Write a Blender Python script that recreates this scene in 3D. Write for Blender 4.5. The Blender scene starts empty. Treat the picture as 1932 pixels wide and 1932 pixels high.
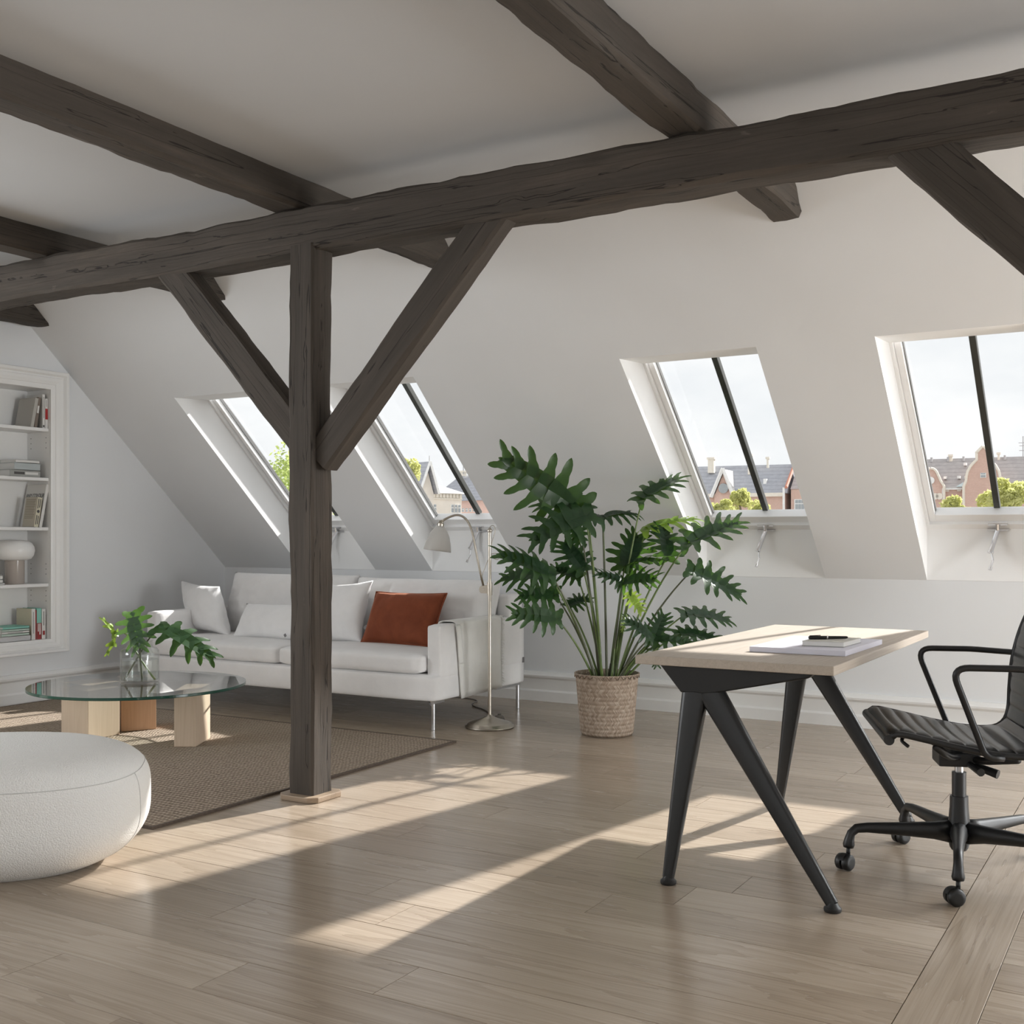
import bpy, bmesh, math, random
from mathutils import Vector, Matrix, noise as mnoise

# ------------------------------------------------------------------ camera
SC = bpy.context.scene
COL = SC.collection
F, CX, HY, H, YAW = 2132.0, 966.0, 1012.0, 1.12, math.radians(30.46)
SN, CS = math.sin(YAW), math.cos(YAW)
cam_d = bpy.data.cameras.new('camera')
cam_d.sensor_width = 36.0
cam_d.lens = F / 1932.0 * 36.0
cam_d.shift_y = (HY - 966.0) / 1932.0
cam_d.clip_end = 600
cam = bpy.data.objects.new('camera', cam_d)
cam.location = (0, 0, H)
cam.rotation_euler = (math.pi / 2, 0, YAW)
COL.objects.link(cam)
SC.camera = cam

# ------------------------------------------------------------------ view / exposure
vs = SC.view_settings
vs.view_transform = 'Standard'
vs.look = 'None'
vs.exposure = 0.13
vs.gamma = 1.0
vs.use_curve_mapping = False
SC.cycles.use_denoising = True
SC.cycles.max_bounces = 10
SC.cycles.diffuse_bounces = 4
SC.cycles.glossy_bounces = 3
SC.cycles.transparent_max_bounces = 16
SC.cycles.sample_clamp_indirect = 6.0
SC.cycles.use_adaptive_sampling = True
SC.cycles.adaptive_threshold = 0.04
SC.cycles.caustics_reflective = False
SC.cycles.caustics_refractive = False

# ------------------------------------------------------------------ sky
SKY = 1.04
world = bpy.data.worlds.new('sky')
SC.world = world
world.use_nodes = True
wn, wl = world.node_tree.nodes, world.node_tree.links
wn.clear()
w_out = wn.new('ShaderNodeOutputWorld')
w_bg = wn.new('ShaderNodeBackground')
w_tc = wn.new('ShaderNodeTexCoord')
w_map = wn.new('ShaderNodeMapping')
w_map.inputs['Scale'].default_value = (1.0, 1.0, 2.6)
w_n = wn.new('ShaderNodeTexNoise')
w_n.inputs['Scale'].default_value = 4.2
w_n.inputs['Detail'].default_value = 6
w_n.inputs['Roughness'].default_value = 0.55
w_r = wn.new('ShaderNodeValToRGB')
w_r.color_ramp.elements[0].position = 0.38
w_r.color_ramp.elements[0].color = (0.80, 0.825, 0.85, 1)
w_r.color_ramp.elements[1].position = 0.62
w_r.color_ramp.elements[1].color = (0.94, 0.945, 0.95, 1)
wl.new(w_tc.outputs['Generated'], w_map.inputs['Vector'])
wl.new(w_map.outputs['Vector'], w_n.inputs['Vector'])
wl.new(w_n.outputs['Fac'], w_r.inputs['Fac'])
wl.new(w_r.outputs['Color'], w_bg.inputs['Color'])
w_bg.inputs['Strength'].default_value = SKY
wl.new(w_bg.outputs['Background'], w_out.inputs['Surface'])

# ------------------------------------------------------------------ sun
SUN_AZ, SUN_EL, SUN_E = math.radians(15.8), math.radians(30.9), 9.0
sd = bpy.data.lights.new('sun', 'SUN')
sd.energy = SUN_E
sd.color = (1.0, 0.975, 0.945)
sd.angle = math.radians(1.1)
sun = bpy.data.objects.new('sun', sd)
to_sun = Vector((math.sin(SUN_AZ) * math.cos(SUN_EL), math.cos(SUN_AZ) * math.cos(SUN_EL), math.sin(SUN_EL)))
sun.rotation_euler = to_sun.to_track_quat('Z', 'Y').to_euler()
COL.objects.link(sun)

# ------------------------------------------------------------------ room dimensions
XL, XR = -6.68, 4.7          # left and right walls
YW, ZK = 6.75, 0.87          # window wall (knee wall) and its height
TS = 0.92                    # roof slope tan
ZC = 2.66                    # ceiling
YC = YW - (ZC - ZK) / TS     # where the slope meets the ceiling
YB = -2.9                    # rear knee wall
YBC = YB + (ZC - ZK) / TS
RV = 0.30                    # vertical depth of the window lining
Z_SILL, Z_HEAD = 0.872, 2.062
WIN = [(-5.87, -5.15), (-4.635, -3.885), (-2.548, -1.802), (-1.226, -0.476), (0.62, 1.37), (1.95, 2.70), (3.28, 4.03)]  # last three are unseen, added to bring in more light
REAR = [(-6.1, -5.2), (-4.6, -3.7), (-3.1, -2.2), (-1.6, -0.7), (-0.1, 0.8), (1.4, 2.3)]  # unseen rear openings, added for fill light

# added fill lights at unseen openings of the rear slope
REAR_W = 6.0
GABLE_W = 205.0
SIDE_W = 60.0
LEFT_W = 100.0
for xa, xb in REAR:
    ld = bpy.data.lights.new('rear_fill_light', 'AREA')
    ld.shape = 'RECTANGLE'
    ld.size, ld.size_y = xb - xa, 1.35
    ld.energy = REAR_W
    ld.color = (0.96, 0.985, 1.0)
    lo = bpy.data.objects.new('rear_fill_light', ld)
    zc = 1.55
    yc = YB + (zc - ZK) / TS
    nrm = Vector((0, TS, -1)).normalized()
    lo.location = Vector(((xa + xb) / 2, yc, zc)) - nrm * 0.12
    lo.rotation_euler = (-nrm).to_track_quat('Z', 'X').to_euler()
    COL.objects.link(lo)

# added fill lights at the unseen roof windows beyond the right edge
for xa, xb in WIN[4:]:
    ld = bpy.data.lights.new('right_roof_fill_light', 'AREA')
    ld.shape = 'RECTANGLE'
    ld.size, ld.size_y = xb - xa - 0.1, 1.1
    ld.energy = SIDE_W
    ld.color = (0.96, 0.985, 1.0)
    lo = bpy.data.objects.new('right_roof_fill_light', ld)
    wo = Vector((0, TS, 1)).normalized()
    lo.location = Vector(((xa + xb) / 2, YW - (1.66 - ZK - RV) / TS, 1.66)) + wo * 0.03
    lo.rotation_euler = wo.to_track_quat('Z', 'X').to_euler()
    lo.rotation_euler = Matrix((Vector((1, 0, 0)), wo.cross(Vector((1, 0, 0))), wo)).transposed().to_euler()
    COL.objects.link(lo)

# added fill light at an invented, unseen opening of the right gable wall
GY0, GY1, GZ0, GZ1 = 3.3, 5.7, 0.12, 1.8
ld = bpy.data.lights.new('right_gable_fill_light', 'AREA')
ld.shape = 'RECTANGLE'
ld.size, ld.size_y = GZ1 - GZ0, GY1 - GY0
ld.energy = GABLE_W
ld.color = (0.95, 0.98, 1.0)
lo = bpy.data.objects.new('right_gable_fill_light', ld)
lo.location = (XR + 0.10, (GY0 + GY1) / 2, (GZ0 + GZ1) / 2)
lo.rotation_euler = (0, math.pi / 2, 0)
COL.objects.link(lo)

# another added fill light, at an invented opening of the left gable, out of view
LY0, LY1, LZ0, LZ1 = 0.2, 2.4, 0.85, 2.1
ld = bpy.data.lights.new('left_gable_fill_light', 'AREA')
ld.shape = 'RECTANGLE'
ld.size, ld.size_y = LZ1 - LZ0, LY1 - LY0
ld.energy = LEFT_W
ld.color = (0.95, 0.98, 1.0)
lo = bpy.data.objects.new('left_gable_fill_light', ld)
lo.location = (XL - 0.06, (LY0 + LY1) / 2, (LZ0 + LZ1) / 2)
lo.rotation_euler = (0, -math.pi / 2, 0)
COL.objects.link(lo)

# ------------------------------------------------------------------ helpers
RNG = random.Random(7)


def ray(x, y):
    r = (x - CX) / F
    return Vector((-SN + CS * r, CS + SN * r, (HY - y) / F))


def at(x, y, d):
    return Vector((0, 0, H)) + ray(x, y) * d


def atZ(x, y, z):
    return at(x, y, (z - H) / ray(x, y).z)


def atY(x, y, Y):
    return at(x, y, Y / ray(x, y).y)


def atX(x, y, X):
    return at(x, y, X / ray(x, y).x)


RIGHT = Vector((CS, SN, 0))
FWD = Vector((-SN, CS, 0))
UP = Vector((0, 0, 1))
ORG = {}


class MB:
    def __init__(self):
        self.v, self.f = [], []

    def add(self, vs_, fs):
        b = len(self.v)
        self.v += [Vector(p) for p in vs_]
        self.f += [tuple(i + b for i in f) for f in fs]
        return self

    def box(self, a, b):
        (x0, y0, z0), (x1, y1, z1) = a, b
        return self.add([(x0, y0, z0), (x1, y0, z0), (x1, y1, z0), (x0, y1, z0), (x0, y0, z1), (x1, y0, z1), (x1, y1, z1), (x0, y1, z1)],
                        [(0, 3, 2, 1), (4, 5, 6, 7), (0, 1, 5, 4), (1, 2, 6, 5), (2, 3, 7, 6), (3, 0, 4, 7)])

    def hexa(self, p):          # eight corners, bottom ring then top ring
        return self.add(p, [(0, 3, 2, 1), (4, 5, 6, 7), (0, 1, 5, 4), (1, 2, 6, 5), (2, 3, 7, 6), (3, 0, 4, 7)])

    def obox(self, o, ux, uy, uz, a, b):   # box in an oriented frame
        (x0, y0, z0), (x1, y1, z1) = a, b
        q = [(x0, y0, z0), (x1, y0, z0), (x1, y1, z0), (x0, y1, z0), (x0, y0, z1), (x1, y0, z1), (x1, y1, z1), (x0, y1, z1)]
        return self.hexa([o + ux * c[0] + uy * c[1] + uz * c[2] for c in q])

    def quad(self, *p):
        return self.add(p, [tuple(range(len(p)))])

    def prism(self, base, vec):
        n = len(base)
        base = [Vector(p) for p in base]
        vec = Vector(vec)
        return self.add(base + [p + vec for p in base],
                        [tuple(range(n))[::-1], tuple(range(n, 2 * n))] + [(i, (i + 1) % n, n + (i + 1) % n, n + i) for i in range(n)])

    def lathe(self, prof, c=(0, 0, 0), n=24, cap=True, ax=UP, e1=Vector((1, 0, 0)), e2=Vector((0, 1, 0))):
        c = Vector(c)
        vs_, fs = [], []
        for r, z in prof:
            for k in range(n):
                a = 2 * math.pi * k / n
                vs_.append(c + ax * z + e1 * (r * math.cos(a)) + e2 * (r * math.sin(a)))
        m = len(prof)
        for i in range(m - 1):
            for k in range(n):
                k2 = (k + 1) % n
                fs.append((i * n + k, i * n + k2, (i + 1) * n + k2, (i + 1) * n + k))
        if cap:
            fs.append(tuple(range(n))[::-1])
            fs.append(tuple(range((m - 1) * n, m * n)))
        return self.add(vs_, fs)

    def tube(self, pts, rad, n=8, cap=True, flat=1.0, ref=None):
        pts = [Vector(p) for p in pts]
        m = len(pts)
        if not isinstance(rad, (list, tuple)):
            rad = [rad] * m
        vs_, fs = [], []
        t0 = (pts[1] - pts[0]).normalized()
        up = ref.copy() if ref else (Vector((0, 0, 1)) if abs(t0.z) < 0.9 else Vector((1, 0, 0)))
        nx = t0.cross(up).normalized()
        for i, p in enumerate(pts):
            t = (pts[min(i + 1, m - 1)] - pts[max(i - 1, 0)]).normalized()
            nx = (nx - t * nx.dot(t)).normalized()
            ny = t.cross(nx)
            for k in range(n):
                a = 2 * math.pi * k / n
                vs_.append(p + nx * (rad[i] * math.cos(a)) + ny * (rad[i] * flat * math.sin(a)))
        for i in range(m - 1):
            for k in range(n):
                k2 = (k + 1) % n
                fs.append((i * n + k, i * n + k2, (i + 1) * n + k2, (i + 1) * n + k))
        if cap:
            fs.append(tuple(range(n))[::-1])
            fs.append(tuple(range((m - 1) * n, m * n)))
        return self.add(vs_, fs)

    def grid(self, fn, nu, nv, wrap_u=False):
        vs_ = [fn(i / (nu if wrap_u else nu - 1), j / (nv - 1)) for j in range(nv) for i in range(nu)]
        fs = []
        for j in range(nv - 1):
            for i in range(nu if wrap_u else nu - 1):
                i2 = (i + 1) % nu
                fs.append((j * nu + i, j * nu + i2, (j + 1) * nu + i2, (j + 1) * nu + i))
        return self.add(vs_, fs)

    def soft(self, c, size, r, n=10, puff=(0, 0, 0), M=None, wob=0.0, seed=0):
        """rounded, slightly bulging box"""
        c = Vector(c)
        hx, hy, hz = [s / 2 for s in size]
        for ax in range(3):
            for sg in (-1, 1):
                o = [a for a in range(3) if a != ax]
                h = (hx, hy, hz)
                vs_, fs = [], []
                for j in range(n + 1):
                    for i in range(n + 1):
                        p = [0, 0, 0]
                        p[ax] = sg * h[ax]
                        for q, k in ((o[0], i), (o[1], j)):
                            tt = k / n * 2 - 1
                            tt = math.copysign(abs(tt) ** 0.75, tt)
                            p[q] = tt * h[q]
                        q = Vector(p)
                        cl = Vector([max(-h[a] + r, min(h[a] - r, q[a])) for a in range(3)])
                        dv = q - cl
                        if dv.length > 1e-9:
                            q = cl + dv.normalized() * r
                        u = [min(1, abs(q[a]) / h[a]) for a in range(3)]
                        for a in range(3):
                            b1, b2 = [w for w in range(3) if w != a]
                            q[a] += math.copysign(puff[a] * (1 - u[b1] ** 2) * (1 - u[b2] ** 2) * u[a], q[a])
                        if wob:
                            q += mnoise.noise_vector((q + c) * 6 + Vector((seed, 0, 0))) * wob
                        vs_.append((M @ q if M else q) + c)
                for j in range(n):
                    for i in range(n):
                        a = j * (n + 1) + i
                        f = (a, a + 1, a + n + 2, a + n + 1)
                        flip = (sg > 0) ^ (ax == 1)
                        fs.append(f if flip else f[::-1])
                self.add(vs_, fs)
        return self

    def build(self, name, mat, parent=None, smooth=False, bevel=0.0, seg=2, merge=True, local=False, auto=None):
        vs_ = self.v
        po = ORG.get(parent.name, Vector((0, 0, 0))) if parent else Vector((0, 0, 0))
        xs = [p.x for p in vs_]; ys = [p.y for p in vs_]; zs = [p.z for p in vs_]
        o = Vector(((min(xs) + max(xs)) / 2, (min(ys) + max(ys)) / 2, min(zs)))
        me = bpy.data.meshes.new(name)
        me.from_pydata([p - o for p in vs_], [], self.f)
        bm = bmesh.new()
        bm.from_mesh(me)
        if merge:
            bmesh.ops.remove_doubles(bm, verts=bm.verts, dist=1e-5)
        bmesh.ops.recalc_face_normals(bm, faces=bm.faces)
        if bevel:
            es = [e for e in bm.edges if len(e.link_faces) == 2 and e.calc_face_angle(0) > 0.5]
            bmesh.ops.bevel(bm, geom=es, offset=bevel, segments=seg, profile=0.6, affect='EDGES', clamp_overlap=True)
        if smooth:
            for f in bm.faces:
                f.smooth = True
            if auto:
                for e in bm.edges:
                    if len(e.link_faces) == 2 and e.calc_face_angle(0) > auto:
                        e.smooth = False
        bm.to_mesh(me)
        bm.free()
        ob = bpy.data.objects.new(name, me)
        COL.objects.link(ob)
        if mat:
            me.materials.append(mat)
        ob.location = o - po
        if parent:
            ob.parent = parent
        ORG[ob.name] = o
        return ob


def tag(o, label=None, cat=None, group=None, kind=None):
    if label: o['label'] = label
    if cat: o['category'] = cat
    if group: o['group'] = group
    if kind: o['kind'] = kind
    return o


def thing(name, label, cat, loc=(0, 0, 0), rotz=0.0, group=None):
    o = bpy.data.objects.new(name, None)
    o.empty_display_size = 0.1
    o.location = loc
    o.rotation_euler = (0, 0, rotz)
    COL.objects.link(o)
    ORG[o.name] = Vector((0, 0, 0)) if rotz else Vector(loc)
    return tag(o, label, cat, group)


def struct(o):
    o['kind'] = 'structure'
    return o


def arc(pts, rad, n=6):
    """polyline with rounded corners"""
    pts = [Vector(p) for p in pts]
    out = [pts[0]]
    for i in range(1, len(pts) - 1):
        a, b, c = pts[i - 1], pts[i], pts[i + 1]
        r = rad[i - 1] if isinstance(rad, (list, tuple)) else rad
        d1, d2 = (a - b), (c - b)
        r = min(r, d1.length * 0.49, d2.length * 0.49)
        p0, p2 = b + d1.normalized() * r, b + d2.normalized() * r
        for k in range(n + 1):
            t = k / n
            out.append(p0 * (1 - t) ** 2 + b * 2 * t * (1 - t) + p2 * t * t)
    out.append(pts[-1])
    return out


def bez(a, b, c, n=10):
    a, b, c = Vector(a), Vector(b), Vector(c)
    return [a * (1 - t) ** 2 + b * 2 * t * (1 - t) + c * t * t for t in [k / n for k in range(n + 1)]]


# ------------------------------------------------------------------ materials
class NT:
    def __init__(self, name):
        self.m = bpy.data.materials.new(name)
        self.m.use_nodes = True
        self.n, self.l = self.m.node_tree.nodes, self.m.node_tree.links
        self.bsdf = self.n['Principled BSDF']
        self.out = self.n['Material Output']

    def new(self, t, **kw):
        nd = self.n.new(t)
        for k, v in kw.items():
            if hasattr(nd, k):
                setattr(nd, k, v)
            else:
                nd.inputs[k].default_value = v
        return nd

    def link(self, a, b):
        self.l.new(a, b)

    def coords(self, kind='Object', scale=(1, 1, 1), rnd=False):
        tc = self.new('ShaderNodeTexCoord')
        mp = self.new('ShaderNodeMapping')
        mp.inputs['Scale'].default_value = scale
        src = tc.outputs[kind]
        if rnd:
            oi = self.new('ShaderNodeObjectInfo')
            mu = self.new('ShaderNodeMath', operation='MULTIPLY')
            mu.inputs[1].default_value = 57.0
            self.link(oi.outputs['Random'], mu.inputs[0])
            ad = self.new('ShaderNodeVectorMath', operation='ADD')
            self.link(src, ad.inputs[0])
            self.link(mu.outputs[0], ad.inputs[1])
            src = ad.outputs[0]
        self.link(src, mp.inputs['Vector'])
        return mp.outputs['Vector']

    def noise(self, vec, scale=5, detail=3, rough=0.5, dist=0.0):
        nd = self.new('ShaderNodeTexNoise')
        nd.inputs['Scale'].default_value = scale
        nd.inputs['Detail'].default_value = detail
        nd.inputs['Roughness'].default_value = rough
        nd.inputs['Distortion'].default_value = dist
        self.link(vec, nd.inputs['Vector'])
        return nd.outputs['Fac']

    def ramp(self, fac, stops):
        nd = self.new('ShaderNodeValToRGB')
        cr = nd.color_ramp
        while len(cr.elements) < len(stops):
            cr.elements.new(0.5)
        for e, (p, c) in zip(cr.elements, stops):
            e.position = p
            e.color = (*c, 1) if len(c) == 3 else c
        self.link(fac, nd.inputs['Fac'])
        return nd.outputs['Color']

    def math(self, op, a, b=None, c=None):
        nd = self.new('ShaderNodeMath', operation=op)
        for i, x in enumerate((a, b, c)):
            if x is None:
                continue
            if isinstance(x, (int, float)):
                nd.inputs[i].default_value = x
            else:
                self.link(x, nd.inputs[i])
        return nd.outputs[0]

    def mix(self, fac, a, b, mode='MIX'):
        nd = self.new('ShaderNodeMix', data_type='RGBA', blend_type=mode)
        for s, x in ((nd.inputs[0], fac), (nd.inputs[6], a), (nd.inputs[7], b)):
            if isinstance(x, (int, float)):
                s.default_value = x
            elif isinstance(x, tuple):
                s.default_value = (*x, 1)
            else:
                self.link(x, s)
        return nd.outputs[2]

    def bump(self, height, strength=0.2, dist=0.01, nrm=None):
        nd = self.new('ShaderNodeBump')
        nd.inputs['Strength'].default_value = strength
        nd.inputs['Distance'].default_value = dist
        self.link(height, nd.inputs['Height'])
        if nrm:
            self.link(nrm, nd.inputs['Normal'])
        self.link(nd.outputs['Normal'], self.bsdf.inputs['Normal'])
        return nd.outputs['Normal']

    def set(self, color=None, rough=0.5, metal=0.0, spec=0.5, **kw):
        b = self.bsdf
        if color is not None:
            if isinstance(color, tuple):
                b.inputs['Base Color'].default_value = (*color, 1)
            else:
                self.link(color, b.inputs['Base Color'])
        if isinstance(rough, (int, float)):
            b.inputs['Roughness'].default_value = rough
        else:
            self.link(rough, b.inputs['Roughness'])
        b.inputs['Metallic'].default_value = metal
        b.inputs['Specular IOR Level'].default_value = spec
        for k, v in kw.items():
            b.inputs[k].default_value = v
        return self.m


def plain(name, color, rough=0.5, metal=0.0, spec=0.5, var=0.06, vs=6.0, bump=0.0, bs=60.0, **kw):
    t = NT(name)
    v = t.coords('Object')
    f = t.noise(v, vs, 3)
    dk = tuple(c * (1 - var) for c in color)
    lt = tuple(min(1, c * (1 + var)) for c in color)
    col = t.ramp(f, [(0.3, dk), (0.7, lt)])
    if bump:
        t.bump(t.noise(v, bs, 3), bump, 0.004)
    return t.set(col, rough, metal, spec, **kw)


M = {}
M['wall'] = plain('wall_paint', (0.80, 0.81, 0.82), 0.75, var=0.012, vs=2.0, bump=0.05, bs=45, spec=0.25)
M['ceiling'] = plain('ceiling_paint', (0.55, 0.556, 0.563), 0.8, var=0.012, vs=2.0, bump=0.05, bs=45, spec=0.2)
M['gloss_white'] = plain('white_lacquer', (0.84, 0.835, 0.82), 0.4, var=0.01, spec=0.4)
M['lining'] = plain('lining_white', (0.90, 0.90, 0.895), 0.55, var=0.01, spec=0.3)
M['sash'] = plain('sash_white', (0.93, 0.93, 0.93), 0.35, var=0.005)
M['gasket'] = plain('grey_gasket', (0.16, 0.16, 0.16), 0.6)
M['bar_dark'] = plain('dark_glazing_bar', (0.035, 0.037, 0.032), 0.45)
M['chrome'] = plain('chrome', (0.78, 0.78, 0.80), 0.16, 1.0, var=0.02)
M['steel'] = plain('brushed_steel', (0.55, 0.55, 0.56), 0.28, 1.0, var=0.05)
M['nickel'] = plain('brushed_nickel', (0.52, 0.475, 0.41), 0.30, 1.0, var=0.05)
M['black_steel'] = plain('black_steel', (0.006, 0.006, 0.006), 0.38, 0.0, var=0.1, bump=0.02, bs=200)
M['black_plastic'] = plain('black_plastic', (0.012, 0.012, 0.012), 0.45, var=0.1)
M['chair_metal'] = plain('black_coated_aluminium', (0.011, 0.011, 0.0115), 0.42, var=0.1, bump=0.03, bs=300)
M['leather'] = plain('black_leather', (0.012, 0.012, 0.0125), 0.36, var=0.12, vs=12, bump=0.06, bs=260, spec=0.55)
M['lamp_shade'] = plain('lamp_shade_grey', (0.58, 0.565, 0.54), 0.35, var=0.01)
M['lamp_in'] = plain('lamp_inside', (0.8, 0.79, 0.77), 0.5, var=0.01)
M['opal'] = plain('opal_glass', (0.85, 0.845, 0.83), 0.3, var=0.01)
M['taupe_glaze'] = plain('taupe_glaze', (0.42, 0.37, 0.33), 0.18, var=0.04)
M['cord'] = plain('grey_cord', (0.20, 0.18, 0.165), 0.6)
M['paper'] = plain('paper_white', (0.80, 0.79, 0.76), 0.8, var=0.02)
M['lilac'] = plain('lilac_white_paper', (0.74, 0.73, 0.82), 0.7, var=0.02)
M['ink'] = plain('ink', (0.02, 0.02, 0.02), 0.7)
M['tagm'] = plain('grey_tag', (0.2, 0.19, 0.19), 0.8)


def fabric(name, color, scale=500, strength=0.25, rough=0.9, var=0.03, crease=0.35):
    t = NT(name)
    v = t.coords('Object')
    f = t.noise(v, 9, 4, 0.6)
    col = t.ramp(f, [(0.3, tuple(c * (1 - var) for c in color)), (0.7, tuple(min(1, c * (1 + var)) for c in color))])
    fine = t.noise(v, scale, 2)
    fold = t.noise(v, 7, 4, 0.55, 0.6)
    h = t.math('MULTIPLY_ADD', fold, crease * 20, fine)
    t.bump(h, strength, 0.0016)
    return t.set(col, rough, 0, 0.25, **{'Sheen Weight': 0.15, 'Sheen Roughness': 0.5})


M['sofa'] = fabric('white_sofa_linen', (0.80, 0.785, 0.775), 420, 0.30)
M['cushion'] = fabric('white_cushion_linen', (0.84, 0.83, 0.825), 480, 0.32)
M['throw'] = fabric('cream_wool', (0.80, 0.785, 0.745), 260, 0.5)
t = NT('rust_velvet')
v = t.coords('Object')
col = t.ramp(t.noise(v, 8, 4, 0.6, 0.5), [(0.3, (0.165, 0.040, 0.016)), (0.7, (0.235, 0.062, 0.026))])
t.bump(t.math('MULTIPLY_ADD', t.noise(v, 6, 3, 0.5, 0.8), 8.0, t.noise(v, 500, 2)), 0.3, 0.0016)
M['rust'] = t.set(col, 0.75, 0, 0.2, **{'Sheen Weight': 0.6, 'Sheen Roughness': 0.35, 'Sheen Tint': (0.9, 0.45, 0.3, 1)})

t = NT('white_boucle')
v = t.coords('Object')
vor = t.new('ShaderNodeTexVoronoi')
vor.inputs['Scale'].default_value = 190
t.link(v, vor.inputs['Vector'])
nb = t.noise(v, 240, 3, 0.6)
t.bump(t.math('MULTIPLY_ADD', vor.outputs['Distance'], -0.9, nb), 0.5, 0.004)
M['boucle'] = t.set((0.80, 0.79, 0.765), 0.95, 0, 0.15)


def wood(name, base, dark, grain=10.0, along=0, rough=0.4, spec=0.45, fine=0.5, ring=0.45, rnd=True, hue=0.10, bump=0.12, stretch=0.55):
    t = NT(name)
    s1 = [grain] * 3
    s1[along] = stretch
    s2 = [170.0] * 3
    s2[along] = 3.0
    v1 = t.coords('Object', tuple(s1), rnd)
    v2 = t.coords('Object', tuple(s2), rnd)
    n1 = t.noise(v1, 1.0, 2, 0.45, 0.25)
    rings = t.math('FRACT', t.math('MULTIPLY', n1, 11.0))
    rings = t.math('MULTIPLY', rings, rings)
    fib = t.noise(v2, 1.0, 3, 0.6)
    fibc = t.ramp(fib, [(0.35, (0, 0, 0)), (0.65, (1, 1, 1))])
    g = t.math('ADD', t.math('MULTIPLY', rings, ring), t.math('MULTIPLY', fibc, fine))
    g = t.math('MINIMUM', g, 1.0)
    col = t.mix(g, base, dark)
    oi = t.new('ShaderNodeObjectInfo')
    tone = t.ramp(oi.outputs['Random'], [(0.0, (1 - hue, 1 - hue * 1.15, 1 - hue * 1.3)), (1.0, (1 + hue * 0.4, 1 + hue * 0.4, 1 + hue * 0.4))])
    if rnd:
        col = t.mix(1.0, col, tone, 'MULTIPLY')
    t.bump(g, bump, 0.0012)
    r = t.math('MULTIPLY_ADD', g, 0.10, rough)
    return t.set(col, r, 0, spec)


M['oak_floor'] = wood('oak_floor', (0.46, 0.382, 0.30), (0.305, 0.24, 0.177), grain=7.0, rough=0.19, spec=0.55, fine=0.45, ring=0.5, hue=0.16, bump=0.06)
M['desk_wood'] = wood('pale_oak_desk', (0.50, 0.435, 0.365), (0.39, 0.325, 0.262), grain=7.0, along=1, rough=0.5, fine=0.4, ring=0.25, rnd=False)
M['leg_oak'] = wood('pale_oak_block', (0.58, 0.46, 0.345), (0.47, 0.355, 0.25), grain=9.0, along=2, rough=0.55, fine=0.4, ring=0.25, rnd=False)
M['leg_oak_bounce'] = wood('bounce_tinted_oak_block', (0.52, 0.31, 0.18), (0.42, 0.24, 0.13), grain=9.0, along=2, rough=0.5, fine=0.4, ring=0.25, rnd=False)  # same oak as the other legs, orange bounced light put into its colour
M['plinth_oak'] = wood('oak_plinth', (0.36, 0.27, 0.19), (0.27, 0.2, 0.14), grain=8, rough=0.45, rnd=False)

# old hewn timber: grain along local X, cracks, pale scuffs
t = NT('old_dark_timber')
v1 = t.coords('Object', (1.1, 13, 13), True)
v2 = t.coords('Object', (3.0, 110, 110), True)
v3 = t.coords('Object', (0.55, 26, 26), True)
v4 = t.coords('Object', (5, 14, 14), True)
base = t.ramp(t.noise(v1, 1.0, 5, 0.62, 0.4), [(0.25, (0.053, 0.045, 0.037)), (0.55, (0.085, 0.071, 0.059)), (0.8, (0.135, 0.109, 0.087))])
fib = t.noise(v2, 1.0, 3, 0.6)
base = t.mix(t.math('MULTIPLY', fib, 0.55), base, (0.045, 0.037, 0.03))
cr = t.noise(v3, 1.0, 3, 0.4, 0.3)
crm = t.math('SUBTRACT', cr, 0.5)
crm = t.math('ABSOLUTE', crm)
crack = t.ramp(crm, [(0.0, (1, 1, 1)), (0.004, (1, 1, 1)), (0.008, (0, 0, 0))])
base = t.mix(t.math('MULTIPLY', crack, 0.8), base, (0.016, 0.013, 0.011))
scuff = t.ramp(t.noise(v4, 1.0, 5, 0.7), [(0.66, (0, 0, 0)), (0.78, (0.5, 0.5, 0.5))])
base = t.mix(scuff, base, (0.24, 0.205, 0.17))
hgt = t.math('SUBTRACT', t.math('MULTIPLY_ADD', fib, 0.5, t.noise(v1, 1.0, 5, 0.6, 0.4)), t.math('MULTIPLY', crack, 1.6))
t.bump(hgt, 0.5, 0.005)
M['timber'] = t.set(base, 0.78, 0, 0.3)

# sisal rug
t = NT('sisal_weave')
v = t.coords('Object')
ch = t.new('ShaderNodeTexWave', wave_type='BANDS', bands_direction='X')
ch.inputs['Scale'].default_value = 15
ch.inputs['Distortion'].default_value = 2.5
ch.inputs['Detail'].default_value = 2
t.link(v, ch.inputs['Vector'])
ch2 = t.new('ShaderNodeTexWave', wave_type='BANDS', bands_direction='Y')
ch2.inputs['Scale'].default_value = 11
ch2.inputs['Distortion'].default_value = 3.0
t.link(v, ch2.inputs['Vector'])
hh = t.math('MULTIPLY', ch.outputs['Fac'], ch2.outputs['Fac'])
big = t.noise(v, 70, 4, 0.7)
col = t.ramp(t.math('ADD', t.math('MULTIPLY', hh, 0.6), t.math('MULTIPLY', big, 0.55)), [(0.15, (0.16, 0.122, 0.092)), (0.45, (0.36, 0.29, 0.225)), (0.8, (0.55, 0.465, 0.37))])
t.bump(t.math('ADD', hh, big), 0.9, 0.006)
M['rug'] = t.set(col, 0.95, 0, 0.1)
M['rug_edge'] = plain('rug_binding', (0.09, 0.066, 0.05), 0.9, var=0.2, vs=80)

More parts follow.
